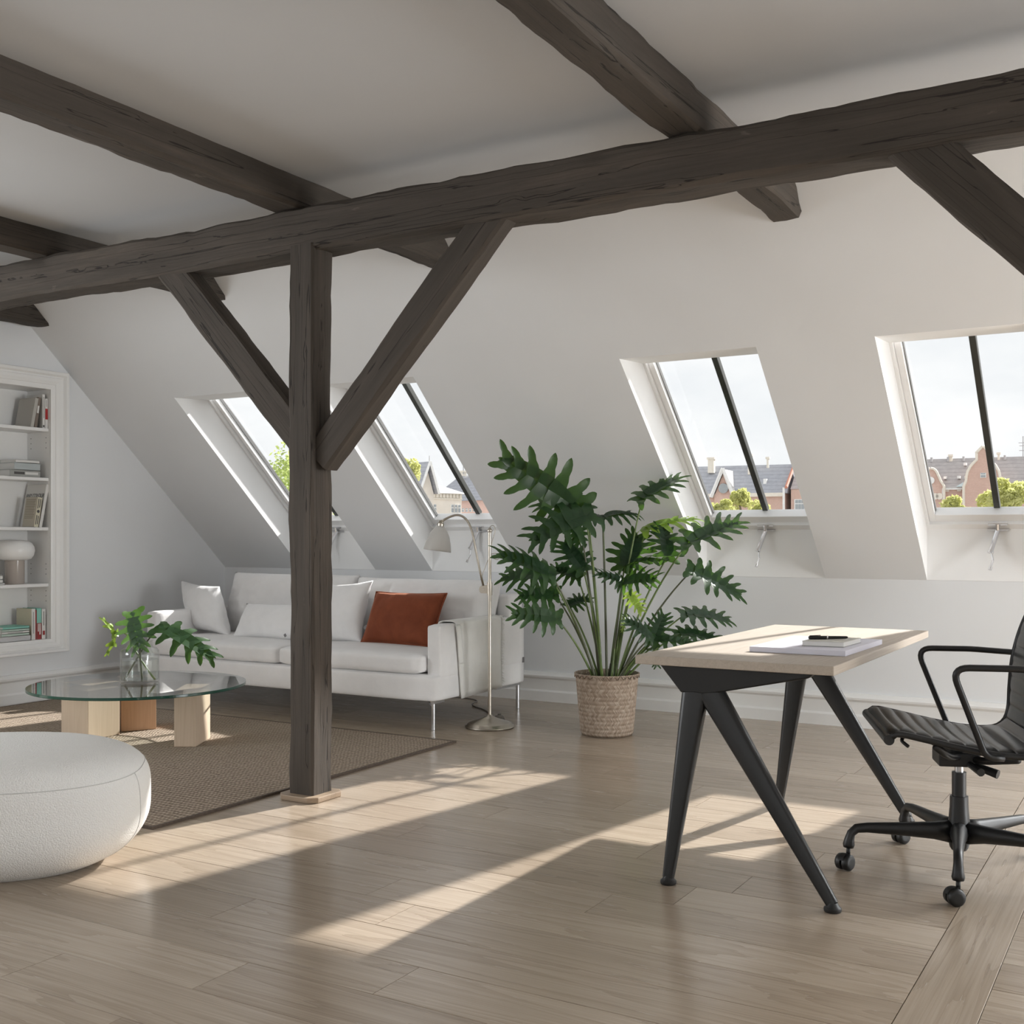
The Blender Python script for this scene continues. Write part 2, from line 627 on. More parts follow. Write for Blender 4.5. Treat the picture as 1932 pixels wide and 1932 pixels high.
# woven basket: slanted splints over and under (herringbone)
t = NT('woven_splint')
tc = t.new('ShaderNodeTexCoord')
sp = t.new('ShaderNodeSeparateXYZ')
t.link(tc.outputs['Object'], sp.inputs[0])
ang = t.math('ARCTAN2', sp.outputs['Y'], sp.outputs['X'])
uu = t.math('MULTIPLY', ang, 23.9)                      # about 100 splints round
vv = t.math('MULTIPLY', sp.outputs['Z'], 88.0)
zig = t.math('PINGPONG', t.math('MULTIPLY', vv, 1.0), 2.0)
s_ = t.math('FRACT', t.math('ADD', t.math('MULTIPLY', uu, 1.0), t.math('MULTIPLY', zig, 1.0)))
strip = t.math('PINGPONG', s_, 0.5)
band = t.math('PINGPONG', vv, 1.0)
splint = t.ramp(strip, [(0.0, (0, 0, 0)), (0.12, (1, 1, 1))])
cell = t.new('ShaderNodeTexWhiteNoise', noise_dimensions='2D')
cmb = t.new('ShaderNodeCombineXYZ')
t.link(t.math('FLOOR', t.math('ADD', uu, zig)), cmb.inputs[0])
t.link(t.math('FLOOR', t.math('MULTIPLY', vv, 0.5)), cmb.inputs[1])
t.link(cmb.outputs[0], cell.inputs['Vector'])
c1 = t.ramp(cell.outputs['Value'], [(0.0, (0.30, 0.225, 0.165)), (0.6, (0.42, 0.33, 0.255)), (1.0, (0.52, 0.43, 0.345))])
col = t.mix(splint, (0.09, 0.062, 0.045), c1)
t.bump(t.math('MULTIPLY', splint, band), 0.8, 0.004)
M['basket'] = t.set(col, 0.7, 0, 0.3)


def leafmat(name, dark, light, trans):
    t = NT(name)
    v = t.coords('Object', (1, 1, 1), True)
    oi = t.new('ShaderNodeObjectInfo')
    f = t.math('ADD', t.math('MULTIPLY', t.noise(v, 14, 3), 0.5), t.math('MULTIPLY', oi.outputs['Random'], 0.5))
    col = t.ramp(f, [(0.25, dark), (0.75, light)])
    t.set(col, 0.33, 0, 0.5)
    tr = t.new('ShaderNodeBsdfTranslucent')
    t.link(t.mix(0.8, col, trans), tr.inputs['Color'])
    mx = t.new('ShaderNodeMixShader')
    mx.inputs[0].default_value = 0.24
    t.link(t.bsdf.outputs[0], mx.inputs[1])
    t.link(tr.outputs[0], mx.inputs[2])
    t.link(mx.outputs[0], t.out.inputs['Surface'])
    return t.m


M['leaf'] = leafmat('philodendron_leaf', (0.016, 0.042, 0.020), (0.034, 0.080, 0.030), (0.20, 0.44, 0.03))
M['leaf_young'] = leafmat('young_leaf', (0.22, 0.36, 0.05), (0.36, 0.50, 0.10), (0.55, 0.75, 0.10))
M['petiole'] = plain('leaf_stalk', (0.115, 0.17, 0.045), 0.4, var=0.3, vs=9)
M['stalk_dark'] = plain('leaf_stalk_dark', (0.085, 0.095, 0.05), 0.45, var=0.3, vs=9)
M['soil'] = plain('dark_soil', (0.03, 0.024, 0.018), 0.95, var=0.3, vs=40, bump=0.6, bs=60)


def glassmat(name, tint, rough=0.0, ior=1.45, boost=1.0):
    t = NT(name)
    t.n.remove(t.bsdf)
    tr = t.new('ShaderNodeBsdfTransparent')
    tr.inputs['Color'].default_value = (*tint, 1)
    gl = t.new('ShaderNodeBsdfGlossy')
    gl.inputs['Roughness'].default_value = rough
    lw = t.new('ShaderNodeLayerWeight')
    lw.inputs['Blend'].default_value = 0.5
    f0 = ((ior - 1) / (ior + 1)) ** 2
    frs = t.math('MULTIPLY_ADD', t.math('POWER', lw.outputs['Facing'], 5.0), 1 - f0, f0)
    nz = t.noise(t.coords('Object'), 3.0, 2)
    mx = t.new('ShaderNodeMixShader')
    t.link(t.math('MULTIPLY', frs, t.math('MULTIPLY_ADD', nz, 0.02, boost - 0.01)), mx.inputs[0])
    t.link(tr.outputs[0], mx.inputs[1])
    t.link(gl.outputs[0], mx.inputs[2])
    t.link(mx.outputs[0], t.out.inputs['Surface'])
    return t.m


M['pane'] = glassmat('window_glass', (0.985, 0.99, 0.985))
M['glass_top'] = glassmat('table_glass', (0.955, 0.985, 0.968), ior=1.55, boost=1.4)
M['glass_vase'] = glassmat('vase_glass', (0.975, 0.985, 0.98), ior=1.5)
M['water'] = glassmat('water', (0.975, 0.985, 0.98), ior=1.33)
M['glass_edge'] = plain('green_glass_edge', (0.012, 0.065, 0.045), 0.08, var=0.15, spec=0.6)

# ================================================================== STRUCTURE
def slopeY(z, front=True):
    return YW - (z - ZK) / TS if front else YB + (z - ZK) / TS


def sloped_wall(name, wins, front, zs, zh):
    mb = MB()
    yk = YW if front else YB
    mb.quad((XL - .3, yk, -.05), (XR + .3, yk, -.05), (XR + .3, yk, ZK), (XL - .3, yk, ZK))
    xs = [XL - .3] + [e for w in wins for e in w] + [XR + .3]
    zz = [ZK, zs, zh, ZC]
    for i in range(len(xs) - 1):
        for j in range(3):
            if i % 2 == 1 and j == 1:
                continue
            za, zb = zz[j], zz[j + 1]
            mb.quad((xs[i], slopeY(za, front), za), (xs[i + 1], slopeY(za, front), za), (xs[i + 1], slopeY(zb, front), zb), (xs[i], slopeY(zb, front), zb))
    return struct(mb.build(name, M['wall']))


wall_front = sloped_wall('wall_front', WIN, True, Z_SILL, Z_HEAD)
wall_back = sloped_wall('wall_back', REAR, False, 1.05, 2.1)
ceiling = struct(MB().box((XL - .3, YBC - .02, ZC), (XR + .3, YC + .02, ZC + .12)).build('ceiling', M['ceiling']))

# left wall with the niche of the built-in bookcase
NY0, NY1, NZ0, NZ1, ND = 3.62, 5.088, 0.416, 2.13, 0.24
mb = MB()
mb.quad((XL, YB, -.05), (XL, LY0, -.05), (XL, LY0, ZC + .05), (XL, YB, ZC + .05))
mb.quad((XL, LY1, -.05), (XL, NY0, -.05), (XL, NY0, ZC + .05), (XL, LY1, ZC + .05))
mb.quad((XL, LY0, -.05), (XL, LY1, -.05), (XL, LY1, LZ0), (XL, LY0, LZ0))
mb.quad((XL, LY0, LZ1), (XL, LY1, LZ1), (XL, LY1, ZC + .05), (XL, LY0, ZC + .05))
mb.quad((XL, NY1, -.05), (XL, YW, -.05), (XL, YW, ZC + .05), (XL, NY1, ZC + .05))
mb.quad((XL, NY0, -.05), (XL, NY1, -.05), (XL, NY1, NZ0), (XL, NY0, NZ0))
mb.quad((XL, NY0, NZ1), (XL, NY1, NZ1), (XL, NY1, ZC + .05), (XL, NY0, ZC + .05))
mb.quad((XL - .32, YB, -.05), (XL - .32, YW, -.05), (XL - .32, YW, ZC), (XL - .32, YB, ZC))
wall_left = struct(mb.build('wall_left', M['wall']))
mb = MB()
mb.box((XR, YB, -.05), (XR + .12, GY0, ZC + .05)).box((XR, GY1, -.05), (XR + .12, YW, ZC + .05))
mb.box((XR, GY0, -.05), (XR + .12, GY1, GZ0)).box((XR, GY0, GZ1), (XR + .12, GY1, ZC + .05))
wall_right = struct(mb.build('wall_right', M['wall'], merge=False))

# skirting: plinth, flat board, moulded cap
PROF = [(0, 0), (.028, 0), (.028, .066), (.020, .074), (.016, .078), (.016, .148), (.022, .154), (.034, .163), (.036, .175), (.026, .186), (.018, .197), (0, .199)]


def skirting(name, p0, p1, nrm):
    mb = MB()
    p0, p1, nrm = Vector(p0), Vector(p1), Vector(nrm)
    mb.prism([p0 + nrm * a + UP * b for a, b in PROF], p1 - p0)
    return struct(mb.build(name, M['gloss_white']))


skirting('baseboard_front', (XL, YW, 0), (XR, YW, 0), (0, -1, 0))
skirting('baseboard_left', (XL, YB, 0), (XL, YW - .036, 0), (1, 0, 0))

# ------------------------------------------------------------------ floor and planks
floor = struct(MB().box((XL - .02, YB - .02, -.08), (XR + .02, YW + .02, -.016)).build('floor', M['plinth_oak']))
PW, PY0 = 0.2, 2.81
BX0, BX1 = -0.565, -0.394
plank_cache = {}


def plank(x0, x1, y0, y1, turn=False):
    g = 0.0009
    lx, ly = x1 - x0 - 2 * g, y1 - y0 - 2 * g
    if turn:
        lx, ly = ly, lx
    key = (round(lx, 3), round(ly, 3))
    if key not in plank_cache:
        c = 0.0012
        a, b, h = lx / 2, ly / 2, 0.016
        mb = MB()
        vs_ = [(-a, -b, 0), (a, -b, 0), (a, b, 0), (-a, b, 0), (-a, -b, h - c), (a, -b, h - c), (a, b, h - c), (-a, b, h - c),
               (-a, -b + c, h), (a, -b + c, h), (a, b - c, h), (-a, b - c, h)]
        fs = [(0, 1, 5, 4), (1, 2, 6, 5), (2, 3, 7, 6), (3, 0, 4, 7), (4, 5, 9, 8), (5, 6, 10, 9), (6, 7, 11, 10), (7, 4, 8, 11), (8, 9, 10, 11)]
        me = bpy.data.meshes.new('floor_plank')
        me.from_pydata(vs_, [], fs)
        me.materials.append(M['oak_floor'])
        plank_cache[key] = me
    o = bpy.data.objects.new('floor_plank', plank_cache[key])
    COL.objects.link(o)
    o.parent = floor
    o.location = Vector(((x0 + x1) / 2, (y0 + y1) / 2, -0.016)) - ORG['floor']
    if turn:
        o.rotation_euler = (0, 0, math.pi / 2)
    return o


rp = random.Random(3)
# joints seen in the photograph, by row index from PY0
FIX = {0: [-2.183], 4: [-1.62], 2: [-1.32]}
y_start = PY0 - PW * 11
for r in range(int((YW - y_start) / PW) + 1):
    k = r - 11
    y0 = y_start + r * PW
    y1 = min(y0 + PW, YW)
    if y1 - y0 < 0.02:
        continue
    js = list(FIX.get(k, []))
    if not js:
        js = [BX0 - rp.uniform(0.25, 1.9)]
    x = js[0]
    while x - 1.3 > XL + 0.3:
        x -= rp.choice((1.3, 1.6, 1.9, 2.1))
        if x > XL + 0.25:
            js.append(x)
    x = js[0]
    while x + 1.3 < BX0 - 0.2:
        x += rp.choice((1.3, 1.6, 1.9))
        if x < BX0 - 0.2:
            js.append(x)
    edges = sorted([XL] + js + [BX0])
    for a, b in zip(edges, edges[1:]):
        plank(a, b, y0, y1)
    x = BX1
    while x < XR - 0.05:
        e = min(x + rp.choice((1.0, 1.5, 1.9)), XR)
        if XR - e < 0.3:
            e = XR
        plank(x, e, y0, y1)
        x = e
yy = y_start
while yy < YW - .05:
    e = min(yy + 2.05, YW)
    plank(BX0, BX1, yy, e, True)
    yy = e
# the rest of the floor, behind the camera
MBF = MB().box((XL, YB, -.016), (XR, y_start, -.0005))
o = MBF.build('rear_boards', M['oak_floor'], floor)

# ------------------------------------------------------------------ roof windows
VV, WW = Vector((0, -1, TS)).normalized(), Vector((0, TS, 1)).normalized()
UX = Vector((1, 0, 0))
for i, (xa, xb) in enumerate(WIN):
    w = struct(thing('window_%d' % (i + 1), None, None, ((xa + xb) / 2, YW, Z_SILL)))
    w['label'] = ['white roof window partly hidden by the left brace and the post',
                  'white roof window behind the sofa and the floor lamp',
                  'white roof window above the big potted plant',
                  'white roof window cut by the right edge, beside the plant window'][min(i, 3)] if i < 4 else 'white roof window added for more light, unseen beyond the right edge'
    zo = Z_HEAD + 0.015
    yo = YW - (zo - ZK - RV) / TS
    yi0, yi1 = slopeY(Z_SILL), slopeY(Z_HEAD)
    A0, A1 = Vector((xa, yi0, Z_SILL)), Vector((xb, yi0, Z_SILL))
    B0, B1 = Vector((xa, YW + .004, ZK + RV)), Vector((xb, YW + .004, ZK + RV))
    C0, C1 = Vector((xa, yo, zo)), Vector((xb, yo, zo))
    D0, D1 = Vector((xa, yi1, Z_HEAD)), Vector((xb, yi1, Z_HEAD))
    mb = MB()
    mb.quad(A0, A1, B1, B0)
    mb.quad(D0, D1, C1, C0)
    mb.quad(A0, B0, C0, D0)
    mb.quad(A1, B1, C1, D1)
    mb.build('lining', M['lining'], w)
    O = Vector((0, YW, ZK + RV))
    Lv = (C0 - B0).length

    def fr(u0, u1, v0, v1, w0, w1):
        return MB().obox(O, UX, VV, WW, (u0, v0, w0), (u1, v1, w1))

    fm = MB()
    t1, t2 = 0.016, 0.05
    for a, b, c, d in ((xa - .06, xa + t1, -.06, Lv + .2), (xb - t1, xb + .06, -.06, Lv + .2)):
        fm.obox(O, UX, VV, WW, (a, c, -.004), (b, d, .085))
    fm.obox(O, UX, VV, WW, (xa + t1, -.06, -.004), (xb - t1, .030, .085))
    fm.obox(O, UX, VV, WW, (xa + t1, Lv + .1, -.004), (xb - t1, Lv + .2, .085))
    fm.build('frame', M['sash'], w, bevel=0.004)
    sm = MB()
    g = 0.0
    for a, b in ((xa + t1 + g, xa + t2), (xb - t2, xb - t1 - g)):
        sm.obox(O, UX, VV, WW, (a, .030, .018), (b, Lv + .1, .080))
    sm.obox(O, UX, VV, WW, (xa + t2, .030, .018), (xb - t2, .083, .080))
    sm.obox(O, UX, VV, WW, (xa + t2, Lv + .03, .018), (xb - t2, Lv + .1, .080))
    sm.build('sash', M['sash'], w, bevel=0.004)
    gm = MB()
    for a, b in ((xa + t2, xa + t2 + .004), (xb - t2 - .004, xb - t2)):
        gm.obox(O, UX, VV, WW, (a, .082, .050), (b, Lv + .03, .072))
    gm.build('gasket', M['gasket'], w)
    p = MB().obox(O, UX, VV, WW, (xa + t2, .082, .0615), (xb - t2, Lv + .03, .0620))
    MB().quad(O + UX * (xa + t2) + VV * .082 + WW * .062, O + UX * (xb - t2) + VV * .082 + WW * .062,
              O + UX * (xb - t2) + VV * (Lv + .03) + WW * .062, O + UX * (xa + t2) + VV * (Lv + .03) + WW * .062).build('pane', M['pane'], w)
    xc = (xa + xb) / 2 + (.0, .02, .008, -.004, 0, 0, 0)[i]
    MB().obox(O, UX, VV, WW, (xc - .016, .07, .068), (xc + .016, Lv + .1, .105)).build('glazing_bar', M['bar_dark'], w, bevel=0.003)
    # chrome crank opener
    hb = O + UX * (xc + .005)
    cr = MB()
    cr.obox(hb, UX, VV, WW, (-.05, .026, -.010), (.05, .036, -.002))
    cr.obox(hb, UX, VV, WW, (-.055, -.012, -.016), (.055, -.002, .0))
    cr.tube([hb + VV * .036 - WW * .01, hb + VV * .01 - WW * .03], .010, 8)
    co = cr.build('opener_bracket', M['chrome'], w, smooth=True, auto=0.6)
    ax0 = hb + VV * .005 - WW * .022
    ax1 = ax0 + Vector((-.028, -.055, -.118))
    ax2 = ax1 + Vector((.014, -.028, -.05))
    ax3 = ax2 + Vector((-.010, -.02, -.042))
    hm = MB()
    hm.tube([ax0, ax1], [.013, .013], 10)
    hm.tube([ax1, ax1 + (ax1 - ax0).normalized() * .012], .016, 10)
    hm.tube([ax1, ax2], .0055, 8)
    hm.tube([ax2, ax3], .005, 8)
    hm.tube([ax3 - (ax3 - ax2).normalized() * .008, ax3 + (ax3 - ax2).normalized() * .010], .010, 10)
    hm.build('crank_handle', M['chrome'], w, smooth=True, auto=0.6)


# ================================================================== TIMBER FRAME
def timber(name, p0, p1, w, h, seed, label, side=None, rough=1.0, parent=None, cham=0.014):
    """hewn beam from p0 to p1; w across (local Y), h along local Z"""
    p0, p1 = Vector(p0), Vector(p1)
    L = (p1 - p0).length
    ex = (p1 - p0).normalized()
    zz = Vector(side) if side else UP
    ez = (zz - ex * zz.dot(ex)).normalized()
    ey = ez.cross(ex)
    n = max(6, int(L / 0.05))
    a, b = w / 2, h / 2
    sec = []
    for (cx_, cy_) in ((1, 1), (-1, 1), (-1, -1), (1, -1)):
        sec.append((cx_, cy_, 0)); sec.append((cx_, cy_, 1))
    ring = []
    # octagonal section plus mid points on each face
    def sp(s):
        cc = cham * (1.0 + 0.9 * mnoise.noise(Vector((s * 2.3, seed, 4.7))))
        cd = cham * (1.0 + 0.9 * mnoise.noise(Vector((s * 2.9, seed, 9.1))))
        return [(a, -b + cc), (a, -b / 3), (a, b / 3), (a, b - cd), (a - cd, b), (a / 3, b), (-a / 3, b), (-a + cc, b), (-a, b - cc), (-a, b / 3), (-a, -b / 3), (-a, -b + cd),
                (-a + cd, -b), (-a / 3, -b), (a / 3, -b), (a - cc, -b)]
    vs_, fs = [], []
    for i in range(n + 1):
        s = L * i / n
        wy = 0.006 * rough * mnoise.noise(Vector((s * 0.9, seed, 1)))
        wz = 0.006 * rough * mnoise.noise(Vector((s * 0.9, seed, 7)))
        for (y, z) in sp(s):
            d = Vector((0, y, z)).normalized()
            q = Vector((s, y * 9, z * 9))
            dd = 0.0055 * rough * mnoise.noise(Vector((s * 5.5, y * 14 + seed, z * 14))) + 0.003 * rough * mnoise.noise(Vector((s * 17, y * 25 + seed, z * 25)))
            vs_.append(Vector((s, y + wy, z + wz)) + d * dd)
    m = 16
    for i in range(n):
        for k in range(m):
            k2 = (k + 1) % m
            fs.append((i * m + k, i * m + k2, (i + 1) * m + k2, (i + 1) * m + k))
    fs.append(tuple(range(m))[::-1])
    fs.append(tuple(range(n * m, (n + 1) * m)))
    me = bpy.data.meshes.new(name)
    me.from_pydata(vs_, [], fs)
    bm = bmesh.new()
    bm.from_mesh(me)
    bmesh.ops.recalc_face_normals(bm, faces=bm.faces)
    for f in bm.faces:
        f.smooth = len(f.verts) == 4
    for e in bm.edges:
        if len(e.link_faces) == 2 and e.calc_face_angle(0) > 0.6:
            e.smooth = False
    bm.to_mesh(me); bm.free()
    me.materials.append(M['timber'])
    o = bpy.data.objects.new(name, me)
    COL.objects.link(o)
    R3 = Matrix((ex, ey, ez)).transposed().to_4x4()
    off = ORG[parent.name] if parent else Vector((0, 0, 0))
    o.matrix_world = Matrix.Translation(p0 - off) @ R3
    if parent:
        o.parent = parent
    else:
        tag(o, label, 'beam')
    return o


PYF, PYB = 3.69, 3.86
PYM = (PYF + PYB) / 2
timber('long_purlin_beam', (-6.67, PYM, 2.428), (2.85, PYM, 2.428), PYB - PYF, 0.185, 11, 'long dark timber beam running across the whole room under the ceiling beams', rough=1.5)
for xr, sd_, lab in ((-1.42, 21, 'dark ceiling beam at upper right, nearest to the camera'),
                     (-3.24, 31, 'long dark ceiling beam passing above the post'),
                     (-4.875, 41, 'dark ceiling beam behind the left brace, ending above the roof window'),
                     (-6.49, 51, 'dark ceiling beam at the far left, only its end showing above the bookcase')):
    timber('ceiling_beam', (xr - .07, -0.4, 2.603), (xr - .07, 5.02, 2.603), 0.145, 0.15, sd_, lab, rough=1.3)
post = thing('timber_post', 'dark weathered timber post standing in front of the sofa', 'post', (-3.205, 3.745, 0))
timber('post_shaft', (-3.205, 3.745, 0.018), (-3.205, 3.745, 2.36), 0.132, 0.132, 61, None, side=(0, 1, 0), rough=1.1, parent=post, cham=0.008)
mb = MB()
pp = [(-.105, -.075), (-.075, -.105), (.07, -.105), (.105, -.075), (.105, .075), (.075, .105), (-.075, .105), (-.105, .075)]
mb.prism([Vector((-3.205 + a, 3.745 + b, 0.0005)) for a, b in pp], (0, 0, .024))
mb.build('floor_collar', M['plinth_oak'], post, bevel=0.004)
post2 = thing('timber_post', 'dark weathered timber post holding the brace at the right edge', 'post', (0.13, 3.745, 0))
timber('post_shaft', (0.13, 3.745, 0.018), (0.13, 3.745, 2.36), 0.132, 0.132, 67, None, side=(0, 1, 0), rough=1.1, parent=post2, cham=0.008)
mb = MB()
mb.prism([Vector((.13 + a, 3.745 + b, 0.0005)) for a, b in pp], (0, 0, .024))
mb.build('floor_collar', M['plinth_oak'], post2, bevel=0.004)
BY = 3.757
timber('brace', (-4.06, BY, 2.39), (-3.19, BY, 1.48), 0.10, 0.145, 71, 'dark diagonal brace leaning from the post up to the left', rough=0.9)
timber('brace', (-2.26, BY, 2.39), (-3.15, BY, 1.45), 0.10, 0.145, 77, 'dark diagonal brace leaning from the post up to the right', rough=0.9)
timber('brace', (-0.74, BY, 2.39), (0.12, BY, 1.48), 0.10, 0.16, 83, 'dark diagonal brace at the right edge of the picture', rough=0.9)

# ================================================================== BUILT-IN BOOKCASE
bc = thing('bookcase', 'white built-in bookcase with moulded frame in the left wall', 'bookcase', (XL - ND / 2, (NY0 + NY1) / 2, NZ0))
e = 0.0015
mb = MB()
mb.box((XL - ND - .015, NY0, NZ0), (XL - ND, NY1, NZ1)).build('back_panel', M['gloss_white'], bc)
for ya, yb in ((NY0 - .015, NY0), (NY1, NY1 + .015)):
    MB().box((XL - ND - .015, ya, NZ0 - .015), (XL - e, yb, NZ1 + .015)).build('side_panel', M['gloss_white'], bc)
MB().box((XL - ND - .015, NY0, NZ0 - .018), (XL - e, NY1, NZ0)).build('bottom_board', M['gloss_white'], bc)
MB().box((XL - ND - .015, NY0, NZ1), (XL - e, NY1, NZ1 + .018)).build('top_board', M['gloss_white'], bc)
SHZ = [1.862, 1.522, 1.183, 0.797]
for z in SHZ:
    MB().box((XL - ND, NY0 + .001, z - .022), (XL - .012, NY1 - .001, z)).build('shelf', M['gloss_white'], bc, bevel=0.002)
# moulded frame, mitred: profile (distance from niche edge, height off the wall)
FPROF = [(0, 0), (0, .012), (.012, .016), (.03, .018), (.034, .024), (.055, .034), (.075, .036), (.08, .028), (.088, .03), (.1, .05), (.118, .052), (.122, .046), (.124, 0)]
def ringpts(d, hgt):
    return [Vector((XL + hgt, NY0 - d, NZ0 - d * .75)), Vector((XL + hgt, NY1 + d, NZ0 - d * .75)), Vector((XL + hgt, NY1 + d, NZ1 + d)), Vector((XL + hgt, NY0 - d, NZ1 + d))]
mb = MB()
vs_ = [p for d, hh_ in FPROF for p in ringpts(d, hh_)]
fs = []
for i in range(len(FPROF) - 1):
    for k in range(4):
        k2 = (k + 1) % 4
        fs.append((i * 4 + k, i * 4 + k2, (i + 1) * 4 + k2, (i + 1) * 4 + k))
mb.add(vs_, fs).build('moulded_frame', M['gloss_white'], bc)
for zt in (1.80, 1.765, 1.73, 0.93, 0.895, 0.86, .745, .71, .675):
    for xx in (XL - .04, XL - .20):
        MB().lathe([(.0035, 0), (.0035, .0012)], (xx, NY1 - .0012, zt), 8, ax=Vector((0, 1, 0)), e1=UX, e2=UP).build('shelf_pin', M['gasket'], bc)


def mcol(name, c, rough=0.6):
    if name not in M:
        M[name] = plain(name, c, rough, var=0.03)
    return M[name]


def book(loc, size, cover, label, rot=None, spine=None, marks=None, group=None, pages=True):
    """size = (thick, depth, height): spine faces local +X, thickness along Y, height along Z"""
    th, dp, ht = size
    b = thing('book', label, 'book', loc, 0, group)
    ORG[b.name] = Vector((0, 0, 0))
    if rot:
        b.rotation_euler = rot
    c = min(.0025, th * .2)
    mb = MB()
    mb.box((-dp, -th / 2, 0), (0, -th / 2 + c, ht)).box((-dp, th / 2 - c, 0), (0, th / 2, ht)).box((-c, -th / 2, 0), (0, th / 2, ht))
    mb.build('cover', cover, b, bevel=0.0006, seg=1)
    MB().box((-dp + .004, -th / 2 + c, .003), (-c, th / 2 - c, ht - .003)).build('pages', M['paper'], b)
    if spine:
        for k, (z0, z1, m_) in enumerate(spine):
            MB().box((-.0002, -th / 2 + .0005, z0 * ht), (.0006, th / 2 - .0005, z1 * ht)).build('spine_band', m_, b)
    if marks:
        for (y0, y1, z0, z1, m_) in marks:
            MB().box((0, y0 * th, z0 * ht), (.0011, y1 * th, z1 * ht)).build('spine_lettering', m_, b)
    return b


BKX = XL - .03
BK_D = .17
cw, cg, cbrown, cred = mcol('book_white', (.72, .71, .68)), mcol('book_grey', (.36, .36, .34)), mcol('book_brown', (.2, .16, .13)), mcol('book_red', (.42, .03, .03))
cdk, cteal, cblue, ccream = mcol('book_dark', (.07, .068, .065)), mcol('book_teal', (.25, .55, .46)), mcol('book_bluegrey', (.44, .48, .48)), mcol('book_cream', (.62, .58, .44))
cdred, ctan, cmint, cgold = mcol('book_darkred', (.30, .035, .035)), mcol('book_tan', (.50, .38, .29)), mcol('book_mint', (.50, .62, .54)), mcol('book_silver', (.55, .54, .54))
rad = math.radians
g1 = 'books leaning on the top shelf'
z = SHZ[0] + .0005
book((BKX + .012, 5.075, z), (.020, .15, .205), cw, 'white and red book at the right end of the top shelf row', spine=[(.30, .66, cred)], marks=[(-.1, .1, .72, .95, cg)], group=g1)
book((BKX + .012, 5.053, z), (.018, .17, .232), cw, 'tall thin white book on the top shelf, beside the red one', marks=[(-.15, .15, .3, .92, cg), (-.3, .3, .03, .09, cdk)], group=g1)
book((BKX - .03, 5.028, z), (.024, .14, .19), cdk, 'dark picture book on the top shelf, set back between white and brown books', rot=(rad(3), 0, 0), group=g1)
book((BKX + .008, 4.992, z), (.022, .16, .21), cbrown, 'brown book leaning right on the top shelf', rot=(rad(-9), 0, 0), marks=[(-.3, .3, .48, .72, cw)], group=g1)
book((BKX + .01, 4.963, z), (.024, .17, .205), mcol('book_greige', (.46, .44, .40)), 'greige book leaning at the left end of the top shelf row', rot=(rad(-11), 0, 0), group=g1)
g2 = 'books stacked flat on the second shelf'
z = SHZ[1] + .0005


def flatbook(y0, y1, z0, th, dp, cover, label, group, xoff=0.0, rotz=0.0, marks=None):
    """book lying flat, spine towards the room"""
    b = thing('book', label, 'book', (BKX + xoff, (y0 + y1) / 2, z0), 0, group)
    ORG[b.name] = Vector((0, 0, 0))
    b.rotation_euler = (0, 0, rotz)
    hw = (y1 - y0) / 2
    c = min(.0025, th * .2)
    MB().box((-dp, -hw, 0), (0, hw, c)).box((-dp, -hw, th - c), (0, hw, th)).box((-c, -hw, 0), (0, hw, th)).build('cover', cover, b, bevel=0.0006, seg=1)
    MB().box((-dp + .004, -hw + .003, c), (-c, hw - .003, th - c)).build('pages', M['paper'], b)
    for (a0, a1, b0, b1, m_) in marks or []:
        MB().box((0, a0 * hw, b0 * th), (.001, a1 * hw, b1 * th)).build('spine_lettering', m_, b)
    return b


flatbook(4.80, 5.035, z, .046, .19, mcol('book_greygreen', (.34, .345, .32)), 'thick grey-green book at the bottom of the second shelf stack', g2, rotz=0.0,
         marks=[(-.72, -.05, .35, .72, cdk), (0.0, .85, .35, .72, cw)])
flatbook(4.835, 5.035, z + .0465, .048, .18, cblue, 'pale blue-grey book in the middle of the second shelf stack', g2)
flatbook(4.845, 5.028, z + .095, .02, .17, cw, 'thin white book on top of the second shelf stack', g2)

# third shelf: large white book with lettering, small paperback in front
z = SHZ[2] + .0005
def rotmb(mb, R_):
    mb.v = [R_ @ p for p in mb.v]
    return mb


bw = book((XL - .016, 5.026, z), (.022, .205, .300), cw, 'large white book with black capital lettering, leaning on the third shelf', rot=(rad(-11.5), 0, 0))


def lettering(txt, size, mat, parent, loc, rotm, ext=0.0004, sx=1.0):
    cu = bpy.data.curves.new('lettering', 'FONT')
    cu.body = txt
    cu.size = size
    cu.extrude = ext
    tmp = bpy.data.objects.new('lettering_tmp', cu)
    COL.objects.link(tmp)
    dg = bpy.context.evaluated_depsgraph_get()
    me = bpy.data.meshes.new_from_object(tmp.evaluated_get(dg))
    bpy.data.objects.remove(tmp)
    o = bpy.data.objects.new('lettering', me)
    COL.objects.link(o)
    me.materials.clear()
    me.materials.append(mat)
    o.parent = parent
    o.matrix_local = Matrix.Translation(loc) @ rotm.to_4x4() @ Matrix.Diagonal((sx, 1, 1, 1))
    return o


side = Matrix(((1, 0, 0), (0, 0, -1), (0, 1, 0)))        # text x -> +X, text y -> +Z, facing -Y
lettering('ANY COLOUR', .040, M['ink'], bw, Vector((-.196, -.0114, .206)), side, sx=.74)
bp = book((XL - .008, 4.985, z), (.034, .125, .205), mcol('book_yellowed', (.50, .455, .37)), 'small yellowed paperback standing in front of the large white book', rot=(rad(-9), 0, 0),
          spine=[(0, 1, ccream)], marks=[(-.30, -.12, .62, .95, cdk), (-.30, -.12, .08, .40, cdk), (.08, .26, .66, .95, cdk), (.08, .26, .10, .38, cdk)])
for k in range(12):
    zz_ = .185 - k * .0115
    MB().box((-.115, -.0176, zz_), (-.018 - (k % 3) * .004, -.0168, zz_ + .004)).build('text_line', mcol('faded_ink', (.26, .23, .17)), bp)
MB().lathe([(.011, 0), (.011, .001)], (.0006, .0, .108), 14, ax=UX, e1=Vector((0, 1, 0)), e2=UP).build('spine_emblem', cdk, bp)

